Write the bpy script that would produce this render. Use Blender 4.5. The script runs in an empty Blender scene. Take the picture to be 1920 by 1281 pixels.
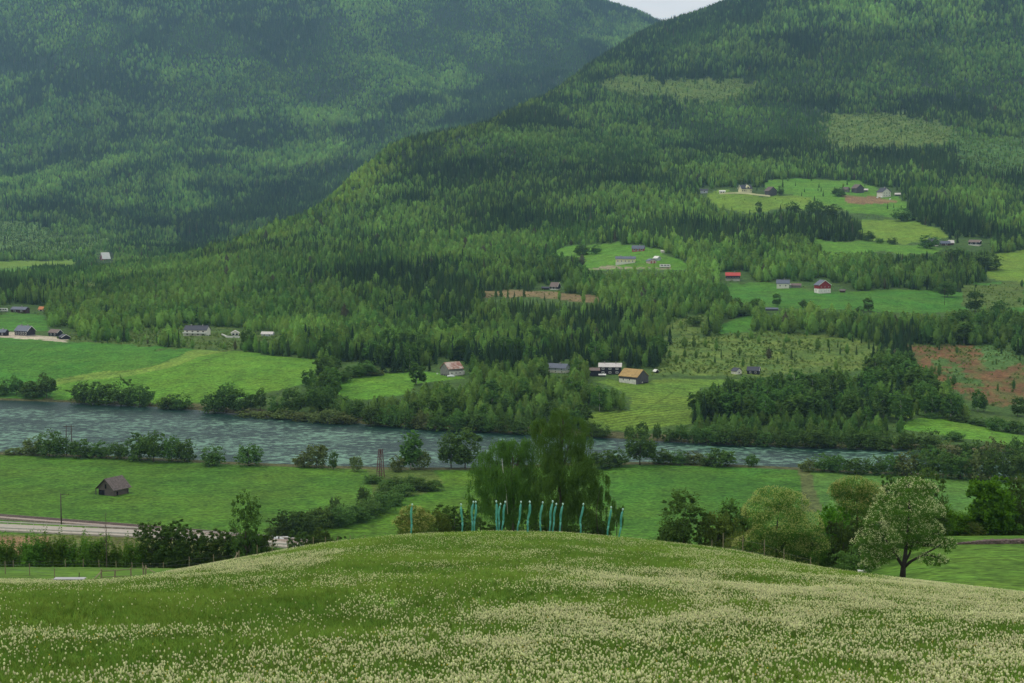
import bpy, math, random
import numpy as np
from mathutils import Vector

rng = np.random.default_rng(7)
random.seed(7)
SC = bpy.context.scene
COL = SC.collection
R = math.radians

# ------------------------------------------------------------ camera, world, sun, exposure
F = 3200.0                 # focal length in pixels of the 1920 px wide photograph
PITCH = math.atan(275.5 / F)
CP, SP = math.cos(PITCH), math.sin(PITCH)
CZ = 100.0                 # camera height above the datum

cam_d = bpy.data.cameras.new("camera")
cam = bpy.data.objects.new("camera", cam_d)
COL.objects.link(cam)
cam_d.sensor_width = 36.0
cam_d.lens = 60.0
cam_d.clip_start = 1.0
cam_d.clip_end = 40000.0
cam.location = (0, 0, CZ)
cam.rotation_euler = (math.pi / 2 - PITCH, 0, 0)
SC.camera = cam

SUN_EL, SUN_AZ = 52.0, -68.0        # azimuth from +Y, negative = left of the view
world = bpy.data.worlds.new("World")
SC.world = world
world.use_nodes = True
wn = world.node_tree
wn.nodes.clear()
w_out = wn.nodes.new("ShaderNodeOutputWorld")
w_bg = wn.nodes.new("ShaderNodeBackground")
w_sky = wn.nodes.new("ShaderNodeTexSky")
w_sky.sky_type = 'NISHITA'
w_sky.sun_disc = False
w_sky.sun_elevation = R(SUN_EL)
w_sky.sun_rotation = R(SUN_AZ)
w_sky.air_density = 1.0
w_sky.dust_density = 3.0
w_bg.inputs['Strength'].default_value = 0.10
# bright broken overcast: pale cloud laid over the clear sky
w_tc = wn.nodes.new("ShaderNodeTexCoord")
w_map = wn.nodes.new("ShaderNodeMapping")
w_map.inputs['Scale'].default_value = (2.0, 2.0, 7.0)
w_noi = wn.nodes.new("ShaderNodeTexNoise")
w_noi.inputs['Scale'].default_value = 2.2
w_noi.inputs['Detail'].default_value = 6
w_ramp = wn.nodes.new("ShaderNodeValToRGB")
w_ramp.color_ramp.elements[0].position = 0.35
w_ramp.color_ramp.elements[0].color = (10.6, 11.6, 12.8, 1)
w_ramp.color_ramp.elements[1].position = 0.62
w_ramp.color_ramp.elements[1].color = (15.0, 14.9, 14.6, 1)
w_mix = wn.nodes.new("ShaderNodeMixRGB")
w_mix.inputs[0].default_value = 0.80
L = wn.links.new
L(w_tc.outputs['Generated'], w_map.inputs[0]); L(w_map.outputs[0], w_noi.inputs['Vector'])
L(w_noi.outputs[0], w_ramp.inputs[0]); L(w_sky.outputs[0], w_mix.inputs[1]); L(w_ramp.outputs[0], w_mix.inputs[2])
L(w_mix.outputs[0], w_bg.inputs[0]); L(w_bg.outputs[0], w_out.inputs[0])

sun_d = bpy.data.lights.new("sun", 'SUN')
sun_d.energy = 1.5
sun_d.angle = R(10)
sun_d.color = (1.0, 0.95, 0.86)
sun = bpy.data.objects.new("sun", sun_d)
COL.objects.link(sun)
sd = Vector((math.sin(R(SUN_AZ)) * math.cos(R(SUN_EL)), math.cos(R(SUN_AZ)) * math.cos(R(SUN_EL)), math.sin(R(SUN_EL))))
sun.rotation_euler = (-sd).to_track_quat('-Z', 'Y').to_euler()
sun.location = (0, 0, 300)

SC.view_settings.view_transform = 'Standard'
SC.view_settings.look = 'None'
SC.view_settings.exposure = -0.42
SC.view_settings.gamma = 1
SC.render.engine = 'CYCLES'
cy = SC.cycles
cy.use_adaptive_sampling = True
cy.adaptive_threshold = 0.012
cy.use_denoising = True
try: cy.denoising_prefilter = 'ACCURATE'
except Exception: pass
try:
    cy.denoiser = 'OPENIMAGEDENOISE'
    cy.denoising_input_passes = 'RGB_ALBEDO_NORMAL'
except Exception:
    pass
cy.max_bounces = 4
cy.diffuse_bounces = 2
cy.glossy_bounces = 2
cy.transmission_bounces = 2
cy.transparent_max_bounces = 4
cy.volume_bounces = 0
cy.caustics_reflective = False
cy.caustics_refractive = False

# ------------------------------------------------------------ projection helpers
def ray(u, v):
    dx = (u - 960.0) / F
    dy = (640.5 - v) / F
    return dx, CP + dy * SP, -SP + dy * CP

def z_of(v, Y):
    dy = (640.5 - v) / F
    return CZ + Y * (-SP + dy * CP) / (CP + dy * SP)

def proj(X, Y, Z):
    zr = Z - CZ
    f = Y * CP - zr * SP
    f = np.where(f < 1e-3, 1e-3, f)
    up = Y * SP + zr * CP
    return 960.0 + F * X / f, 640.5 - F * up / f

# ------------------------------------------------------------ terrain from contour curves
U = np.array([-400, 0, 150, 300, 450, 600, 750, 900, 1050, 1200, 1350, 1500, 1650, 1800, 1920, 2320], float)
def V(*a): return np.array(a, float)
def full(x): return np.full(len(U), float(x))
def vz(v, Y): return Y, z_of(v, Y)
curves = []   # (Y array, Z array)
curves.append((full(-60), full(CZ + 4)))
curves.append((full(0), full(CZ - 2.2)))
curves.append((full(35), full(CZ - 10.2)))
curves.append((full(75), CZ - V(18.0, 17.95, 17.9, 17.8, 17.6, 17.4, 17.4, 17.4, 17.4, 17.5, 17.6, 17.8, 18.0, 18.25, 18.45, 18.8)))
crestY = V(140, 150, 150, 152, 162, 178, 190, 198, 200, 195, 187, 170, 155, 145, 138, 120)
crestV = V(1107, 1094, 1094, 1084, 1054, 1026, 1010, 1003, 1005, 1018, 1035, 1066, 1087, 1105, 1121, 1160)
curves.append(vz(crestV, crestY))
curves.append(vz(V(1064, 1064, 1064, 1066, 1070, 1049, 1039, 1034, 1034, 1044, 1060, 1084, 1094, 1108, 1122, 1160),
                 V(212, 212, 212, 212, 215, 222, 232, 240, 242, 238, 230, 210, 185, 165, 158, 140)))
curves.append((V(290, 290, 290, 290, 295, 300, 300, 300, 300, 300, 285, 262, 245, 243, 243, 243),
               CZ - V(70, 70, 70, 70, 71, 72, 72, 72, 72, 70, 62, 55, 50, 49, 49, 49)))
curves.append((full(400), full(CZ - 92.8)))
curves.append((full(452), full(CZ - 94.0)))
bankV = V(845, 850, 855, 862, 870, 876, 880, 880, 872, 869, 873, 880, 888, 893, 900, 912)
bankY = 94.2 * F / (bankV - 365)
curves.append((bankY, full(CZ - 94.2)))
curves.append((bankY + 9, full(CZ - 97.2)))
farV = V(748, 752, 757, 765, 778, 792, 802, 812, 818, 828, 836, 840, 844, 848, 850, 856)
farY = 95.8 * F / (farV - 365)
curves.append((farY - 7, full(CZ - 97.2)))
curves.append((farY + 5, full(CZ - 94.9)))
curves.append(vz(V(625, 633, 640, 650, 661, 674, 694, 700, 703, 718, 720, 742, 765, 785, 812, 832),
                 V(1000, 985, 965, 935, 900, 875, 835, 820, 810, 785, 788, 765, 745, 720, 700, 690)))
curves.append(vz(V(590, 598, 605, 612, 612, 615, 625, 630, 630, 635, 637, 642, 650, 650, 652, 652),
                 V(1150, 1120, 1120, 1100, 1090, 1080, 1040, 1020, 1000, 965, 960, 950, 930, 930, 925, 925)))
curves.append(vz(V(548, 548, 552, 548, 545, 545, 545, 545, 545, 550, 556, 570, 580, 580, 580, 580),
                 V(1350, 1350, 1350, 1300, 1300, 1280, 1250, 1220, 1200, 1180, 1150, 1110, 1080, 1080, 1080, 1080)))
curves.append(vz(V(530, 530, 518, 507, 483, 452, 432, 440, 445, 470, 512, 515, 482, 482, 490, 490),
                 V(1550, 1550, 1600, 1600, 1600, 1700, 1750, 1650, 1580, 1400, 1285, 1260, 1380, 1390, 1380, 1380)))
curves.append(vz(V(521, 521, 513, 500, 472, 427, 342, 332, 332, 350, 378, 372, 388, 402, 405, 405),
                 V(1700, 1700, 1650, 1680, 1710, 1850, 2100, 2050, 2050, 2000, 1840, 1850, 1790, 1700, 1700, 1700)))
curves.append(vz(V(517, 517, 511, 497, 466, 411, 302, 272, 238, 205, 205, 212, 222, 232, 232, 232),
                 V(1780, 1780, 1680, 1720, 1760, 1930, 2260, 2300, 2600, 2800, 2800, 2700, 2650, 2600, 2600, 2600)))
silV = V(512, 512, 509, 493, 459, 392, 268, 247, 179, 82, 20, -60, -100, -110, -110, -60)
silY = V(1850, 1850, 1720, 1760, 1820, 2000, 2400, 2500, 3100, 3900, 4300, 4500, 4500, 4500, 4500, 4500)
curves.append(vz(silV, silY))
curves.append((V(2050, 2050, 2000, 2050, 2120, 2350, 2850, 3000, 3600, 4350, 4750, 5000, 5000, 5000, 5000, 5000),
               CZ + V(-88, -88, -88, -86, -80, -65, -10, 20, 130, 310, 430, 540, 600, 620, 620, 560)))
curves.append(vz(V(488, 488, 480, 470, 450, 400, 290, 262, 188, 84, 95, 95, 95, 95, 95, 95),
                 V(2280, 2280, 2360, 2560, 2850, 3350, 3950, 4100, 4700, 5700, 5850, 5900, 5900, 5900, 5900, 5900)))
curves.append(vz(V(300, 300, 300, 290, 280, 265, 200, 180, 122, 44, 110, 110, 110, 110, 110, 110),
                 V(4000, 4000, 4000, 4100, 4250, 4400, 4800, 5000, 5400, 6100, 6200, 6300, 6300, 6300, 6300, 6300)))
curves.append(vz(V(-150, -120, -110, -100, -90, -80, -60, -45, -16, 30, 120, 130, 130, 130, 130, 130),
                 V(6700, 6700, 6700, 6700, 6700, 6700, 6700, 6650, 6500, 6500, 6700, 6900, 6900, 6900, 6900, 6900)))
curves.append((full(8300), full(CZ + 120)))
sub = [5, 10, 36, 44, 14, 16, 10, 10, 60, 5, 5, 5, 66, 44, 36, 34, 44, 50, 56, 12, 12, 66, 84, 6]
K = len(curves)
assert len(sub) == K - 1

q_in = np.linspace(-0.315, 0.315, 560)
q_l = -0.315 - np.cumsum(np.linspace(0.0015, 0.012, 22))
Q = np.concatenate([q_l[::-1], q_in, -q_l])
NQ = len(Q)
Y0 = 60.0
CY = np.zeros((K, NQ)); CZZ = np.zeros((K, NQ))
for k, (Yk, Zk) in enumerate(curves):
    s = (U - 960.0) / F
    if k < 3:
        CY[k] = Yk[0]; CZZ[k] = Zk[0]
        continue
    # column coordinate q = X / (Y + Y0) of each control point
    dyk = (CP * Yk - (Zk - CZ) * SP)
    X = s * dyk
    qk = X / (Yk + Y0)
    # resample smoothly
    fine = np.linspace(-0.75, 0.75, 3001)
    yf = np.interp(fine, qk, Yk); zf = np.interp(fine, qk, Zk)
    w = 36 if k > 12 else 24
    ker = np.hanning(2 * w + 1); ker /= ker.sum()
    yf = np.convolve(np.pad(yf, w, mode='edge'), ker, 'valid')
    zf = np.convolve(np.pad(zf, w, mode='edge'), ker, 'valid')
    CY[k] = np.interp(Q, fine, yf); CZZ[k] = np.interp(Q, fine, zf)

def pchip_slopes(x, y):
    h = np.diff(x, axis=0); d = np.diff(y, axis=0) / h
    m = np.zeros_like(y)
    w1 = 2 * h[1:] + h[:-1]; w2 = h[1:] + 2 * h[:-1]
    same = d[:-1] * d[1:] > 0
    with np.errstate(divide='ignore', invalid='ignore'):
        hm = (w1 + w2) / (w1 / d[:-1] + w2 / d[1:])
    m[1:-1] = np.where(same, hm, 0)
    m[0] = d[0]; m[-1] = d[-1]
    return m
MS = pchip_slopes(CY, CZZ)
rowsY, rowsZ, krow = [], [], []
for k in range(K - 1):
    h = CY[k + 1] - CY[k]
    n = sub[k]
    krow.append(len(rowsY))
    for i in range(n):
        t = i / n
        h00 = 2 * t**3 - 3 * t**2 + 1; h10 = t**3 - 2 * t**2 + t
        h01 = -2 * t**3 + 3 * t**2; h11 = t**3 - t**2
        rowsY.append(CY[k] + t * h)
        rowsZ.append(h00 * CZZ[k] + h10 * h * MS[k] + h01 * CZZ[k + 1] + h11 * h * MS[k + 1])
krow.append(len(rowsY))
rowsY.append(CY[-1]); rowsZ.append(CZZ[-1])
GY = np.array(rowsY); GZ = np.array(rowsZ)
NR = GY.shape[0]
GX = Q[None, :] * (GY + Y0)

# value noise, tileable enough, vectorised
PERM = rng.permutation(512)
GRADS = rng.random(512)
def vnoise(x, y):
    xi = np.floor(x).astype(int); yi = np.floor(y).astype(int)
    xf = x - xi; yf = y - yi
    xf = xf * xf * (3 - 2 * xf); yf = yf * yf * (3 - 2 * yf)
    def g(a, b): return GRADS[PERM[(a + PERM[b % 512]) % 512]]
    a = g(xi, yi); b = g(xi + 1, yi); c = g(xi, yi + 1); d = g(xi + 1, yi + 1)
    return (a * (1 - xf) + b * xf) * (1 - yf) + (c * (1 - xf) + d * xf) * yf
def fbm(x, y, o=4):
    s = 0; a = 0.5; t = 0
    for i in range(o):
        s = s + a * vnoise(x * 2**i + 17.3 * i, y * 2**i + 5.1 * i); t += a; a *= 0.5
    return s / t

def smooth(a, b, x):
    t = np.clip((x - a) / (b - a), 0, 1)
    return t * t * (3 - 2 * t)

# relief: small in the meadow, none on the valley floor, larger gullies and spurs on the mountains
n1 = fbm(GX / 9.0 + 40, GY / 9.0, 3) - 0.5
GZ = GZ + n1 * 0.5 * (1 - smooth(80, 130, GY))
n2 = fbm(GX / 300.0 + 11, GY / 420.0 + 3, 4) - 0.5
n3 = fbm((GX + 0.55 * GY) / 330.0 + 5, (GY - 0.5 * GX) / 1500.0 + 8, 4) - 0.5
amp = smooth(1300, 2300, GY) * 26 + smooth(3400, 4800, GY) * 40
silq = np.interp(Q, Q, CY[19])[None, :]
near_sil = np.exp(-((GY - silq) / 130.0) ** 2) * (GX > -600)
topq = CY[23][None, :]
near_top = np.exp(-((GY - topq) / 220.0) ** 2)
GZ = GZ + (n2 * 0.9 + n3 * 1.6) * amp * (1 - 0.85 * near_sil) * (1 - 0.9 * near_top)
# fields and farms far side: low swells only
n4 = fbm(GX / 55.0 + 7, GY / 80.0 + 1, 3) - 0.5
GZ = GZ + n4 * smooth(880, 1000, GY) * (1 - smooth(1500, 2000, GY)) * 3.5

GU, GV = proj(GX, GY, GZ)

# height lookup table
LV = np.exp(np.linspace(math.log(10.0), math.log(8370.0), 3700)) - 70.0
LV[0] = -59.9
TAB = np.zeros((NQ, len(LV)))
for c in range(NQ):
    TAB[c] = np.interp(LV, GY[:, c], GZ[:, c])
def gz(X, Y):
    X = np.asarray(X, float); Y = np.asarray(Y, float)
    q = np.clip(X / (Y + Y0), Q[0], Q[-1])
    ci = np.clip(np.searchsorted(Q, q) - 1, 0, NQ - 2)
    cf = (q - Q[ci]) / (Q[ci + 1] - Q[ci])
    ri = np.clip(np.searchsorted(LV, Y) - 1, 0, len(LV) - 2)
    rf = np.clip((Y - LV[ri]) / (LV[ri + 1] - LV[ri]), 0, 1)
    a = TAB[ci, ri] * (1 - rf) + TAB[ci, ri + 1] * rf
    b = TAB[ci + 1, ri] * (1 - rf) + TAB[ci + 1, ri + 1] * rf
    return a * (1 - cf) + b * cf
def at(u, v, ymin=20.0, ymax=8000.0):
    """where the line of sight through a spot of the photograph meets the land"""
    dx, dy, dz = ray(u, v)
    Ys = LV[(LV >= ymin) & (LV <= ymax)]
    X = dx / dy * Ys
    Z = CZ + dz / dy * Ys
    hit = np.nonzero(Z <= gz(X, Ys) + 1e-6)[0]
    i = hit[0] if len(hit) else len(Ys) - 1
    if i == 0:
        y = Ys[0]
    else:
        g0 = Z[i - 1] - gz(X[i - 1], Ys[i - 1]); g1 = Z[i] - gz(X[i], Ys[i])
        t = g0 / (g0 - g1) if g0 != g1 else 1.0
        y = Ys[i - 1] + (Ys[i] - Ys[i - 1]) * min(max(t, 0), 1)
    x = dx / dy * y
    return Vector((float(x), float(y), float(gz(x, y))))
def at_y(u, Y):
    """ground point at depth Y seen in photograph column u"""
    x = (u - 960) / F * Y
    for _ in range(3):
        z = float(gz(x, Y)); x = (u - 960) / F * (Y * CP - (z - CZ) * SP)
    return Vector((x, Y, float(gz(x, Y))))

# ------------------------------------------------------------ colours and materials
def lin(r, g, b):
    def f(c):
        c /= 255.0
        return c / 12.92 if c <= 0.04045 else ((c + 0.055) / 1.055) ** 2.4
    return (f(r), f(g), f(b))

MATS = {}
def new_mat(name):
    m = bpy.data.materials.new(name); m.use_nodes = True
    return m, m.node_tree, m.node_tree.nodes['Principled BSDF']
def mat(name, rgb, rough=0.85, noise=0.0, nscale=3.0, stretch=(1, 1, 1), metal=0.0, spec=0.3, bump=0.0, rgb2=None):
    if name in MATS: return MATS[name]
    m, nt, b = new_mat(name)
    b.inputs['Roughness'].default_value = rough
    b.inputs['Metallic'].default_value = metal
    b.inputs['Specular IOR Level'].default_value = spec
    c = rgb
    if noise > 0 or rgb2:
        tc = nt.nodes.new('ShaderNodeTexCoord'); mp = nt.nodes.new('ShaderNodeMapping')
        mp.inputs['Scale'].default_value = stretch
        nz = nt.nodes.new('ShaderNodeTexNoise'); nz.inputs['Scale'].default_value = nscale; nz.inputs['Detail'].default_value = 5
        rp = nt.nodes.new('ShaderNodeValToRGB')
        rp.color_ramp.elements[0].position = 0.33; rp.color_ramp.elements[1].position = 0.67
        lo = rgb2 if rgb2 else tuple(x * (1 - noise) for x in rgb)
        hi = rgb if rgb2 else tuple(min(1, x * (1 + noise)) for x in rgb)
        rp.color_ramp.elements[0].color = (*lo, 1); rp.color_ramp.elements[1].color = (*hi, 1)
        nt.links.new(tc.outputs['Object'], mp.inputs[0]); nt.links.new(mp.outputs[0], nz.inputs['Vector'])
        nt.links.new(nz.outputs[0], rp.inputs[0]); nt.links.new(rp.outputs[0], b.inputs['Base Color'])
        if bump > 0:
            bp = nt.nodes.new('ShaderNodeBump'); bp.inputs['Strength'].default_value = bump
            nt.links.new(nz.outputs[0], bp.inputs['Height']); nt.links.new(bp.outputs[0], b.inputs['Normal'])
    else:
        b.inputs['Base Color'].default_value = (*c, 1)
    MATS[name] = m
    return m

def leaf_mat(name, rgb, var=0.25, instancer=False, translu=0.25, rough=0.7):
    """foliage: diffuse + translucency; colour varies a little from leaf clump to leaf clump and tree to tree"""
    if name in MATS: return MATS[name]
    m = bpy.data.materials.new(name); m.use_nodes = True
    nt = m.node_tree; nt.nodes.clear()
    out = nt.nodes.new('ShaderNodeOutputMaterial')
    dif = nt.nodes.new('ShaderNodeBsdfDiffuse'); tra = nt.nodes.new('ShaderNodeBsdfTranslucent')
    mix = nt.nodes.new('ShaderNodeMixShader'); mix.inputs[0].default_value = translu
    hsv = nt.nodes.new('ShaderNodeHueSaturation')
    if instancer:
        a = nt.nodes.new('ShaderNodeAttribute'); a.attribute_type = 'INSTANCER'; a.attribute_name = 'tint'
        nt.links.new(a.outputs['Color'], hsv.inputs['Color'])
    else:
        hsv.inputs['Color'].default_value = (*rgb, 1)
    oi = nt.nodes.new('ShaderNodeObjectInfo')
    tc = nt.nodes.new('ShaderNodeTexCoord')
    nz = nt.nodes.new('ShaderNodeTexNoise'); nz.inputs['Scale'].default_value = 1.1 if not instancer else 0.5
    nz.inputs['Detail'].default_value = 3
    nt.links.new(tc.outputs['Object'], nz.inputs['Vector'])
    add = nt.nodes.new('ShaderNodeMath'); add.operation = 'ADD'
    nt.links.new(nz.outputs[0], add.inputs[0]); nt.links.new(oi.outputs['Random'], add.inputs[1])
    mr = nt.nodes.new('ShaderNodeMapRange')
    mr.inputs['From Min'].default_value = 0.2; mr.inputs['From Max'].default_value = 1.8
    mr.inputs['To Min'].default_value = 1 - var; mr.inputs['To Max'].default_value = 1 + var
    nt.links.new(add.outputs[0], mr.inputs[0]); nt.links.new(mr.outputs[0], hsv.inputs['Value'])
    mr2 = nt.nodes.new('ShaderNodeMapRange')
    mr2.inputs['To Min'].default_value = 0.488; mr2.inputs['To Max'].default_value = 0.512
    nt.links.new(oi.outputs['Random'], mr2.inputs[0]); nt.links.new(mr2.outputs[0], hsv.inputs['Hue'])
    nt.links.new(hsv.outputs[0], dif.inputs[0]); nt.links.new(hsv.outputs[0], tra.inputs[0])
    nt.links.new(dif.outputs[0], mix.inputs[1]); nt.links.new(tra.outputs[0], mix.inputs[2])
    nt.links.new(mix.outputs[0], out.inputs[0])
    MATS[name] = m
    return m

def mesh_np(name, verts, faces, mats=None, smooth_=False, mat_idx=None):
    verts = np.asarray(verts, np.float32); faces = np.asarray(faces, np.int32)
    me = bpy.data.meshes.new(name)
    n = faces.shape[1]
    me.vertices.add(len(verts)); me.vertices.foreach_set('co', verts.ravel())
    me.loops.add(faces.size); me.loops.foreach_set('vertex_index', faces.ravel())
    me.polygons.add(len(faces))
    me.polygons.foreach_set('loop_start', np.arange(0, faces.size, n, dtype=np.int32))
    me.polygons.foreach_set('loop_total', np.full(len(faces), n, np.int32))
    if smooth_: me.polygons.foreach_set('use_smooth', np.ones(len(faces), bool))
    if mat_idx is not None: me.polygons.foreach_set('material_index', np.asarray(mat_idx, np.int32))
    for m in (mats or []): me.materials.append(m)
    me.update(calc_edges=True)
    return me
def link(name, me, parent=None, loc=None):
    o = bpy.data.objects.new(name, me); COL.objects.link(o)
    if parent is not None: o.parent = parent
    if loc is not None: o.location = loc
    return o
def tag(o, label=None, cat=None, group=None, kind=None):
    if label: o['label'] = label
    if cat: o['category'] = cat
    if group: o['group'] = group
    if kind: o['kind'] = kind
    return o
def empty(name, loc, rz=0.0):
    o = bpy.data.objects.new(name, None); COL.objects.link(o)
    o.location = loc; o.rotation_euler = (0, 0, rz); o.empty_display_size = 0.5
    return o

class MB:
    """collects boxes, prisms and tubes into one mesh"""
    def __init__(s): s.v = []; s.f = []
    def add(s, vs, fs):
        b = len(s.v); s.v += [tuple(p) for p in vs]; s.f += [tuple(i + b for i in f) for f in fs]; return s
    def box(s, x0, x1, y0, y1, z0, z1):
        return s.add([(x0, y0, z0), (x1, y0, z0), (x1, y1, z0), (x0, y1, z0), (x0, y0, z1), (x1, y0, z1), (x1, y1, z1), (x0, y1, z1)],
                     [(0, 3, 2, 1), (4, 5, 6, 7), (0, 1, 5, 4), (1, 2, 6, 5), (2, 3, 7, 6), (3, 0, 4, 7)])
    def tube(s, pts, rad, n=6, cap=True):
        pts = [Vector(p) for p in pts]
        if not hasattr(rad, '__len__'): rad = [rad] * len(pts)
        b = len(s.v)
        for i, p in enumerate(pts):
            d = (pts[min(i + 1, len(pts) - 1)] - pts[max(i - 1, 0)])
            d = d.normalized() if d.length > 1e-9 else Vector((0, 0, 1))
            a = d.cross(Vector((0, 1, 0.01)) if abs(d.y) < 0.9 else Vector((1, 0, 0))).normalized(); c = d.cross(a)
            for j in range(n):
                t = 2 * math.pi * j / n
                s.v.append(tuple(p + (a * math.cos(t) + c * math.sin(t)) * rad[i]))
        for i in range(len(pts) - 1):
            for j in range(n):
                s.f.append((b + i * n + j, b + i * n + (j + 1) % n, b + (i + 1) * n + (j + 1) % n, b + (i + 1) * n + j))
        if cap:
            s.f.append(tuple(b + j for j in range(n))[::-1]); e = b + (len(pts) - 1) * n
            s.f.append(tuple(e + j for j in range(n)))
        return s
    def ball(s, c, r, n=8, m=5, sq=(1, 1, 1)):
        b = len(s.v)
        s.v.append((c[0], c[1], c[2] - r * sq[2]))
        for i in range(1, m):
            ph = -math.pi / 2 + math.pi * i / m
            for j in range(n):
                t = 2 * math.pi * j / n
                s.v.append((c[0] + r * sq[0] * math.cos(ph) * math.cos(t), c[1] + r * sq[1] * math.cos(ph) * math.sin(t), c[2] + r * sq[2] * math.sin(ph)))
        s.v.append((c[0], c[1], c[2] + r * sq[2])); top = len(s.v) - 1
        for j in range(n):
            s.f.append((b, b + 1 + (j + 1) % n, b + 1 + j))
            for i in range(m - 2):
                p = b + 1 + i * n
                s.f.append((p + j, p + (j + 1) % n, p + n + (j + 1) % n, p + n + j))
            p = b + 1 + (m - 2) * n
            s.f.append((p + j, p + (j + 1) % n, top))
        return s
    def mesh(s, name, m, smooth_=False):
        me = bpy.data.meshes.new(name); me.from_pydata(s.v, [], s.f)
        me.materials.append(m)
        if smooth_:
            me.polygons.foreach_set('use_smooth', np.ones(len(me.polygons), bool))
        me.update(); return me
    def build(s, name, m, parent=None, smooth_=False, loc=None):
        return link(name, s.mesh(name, m, smooth_), parent, loc)

# ------------------------------------------------------------ zones of the land (outline of each field as the photograph shows it)
def inpoly(u, v, P):
    c = np.zeros(u.shape, bool)
    n = len(P)
    for i in range(n):
        x1, y1 = P[i]; x2, y2 = P[(i + 1) % n]
        if y1 == y2: continue
        t = (v - y1) / (y2 - y1)
        hit = ((y1 > v) != (y2 > v)) & (u < x1 + t * (x2 - x1))
        c ^= hit
    return c

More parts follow.
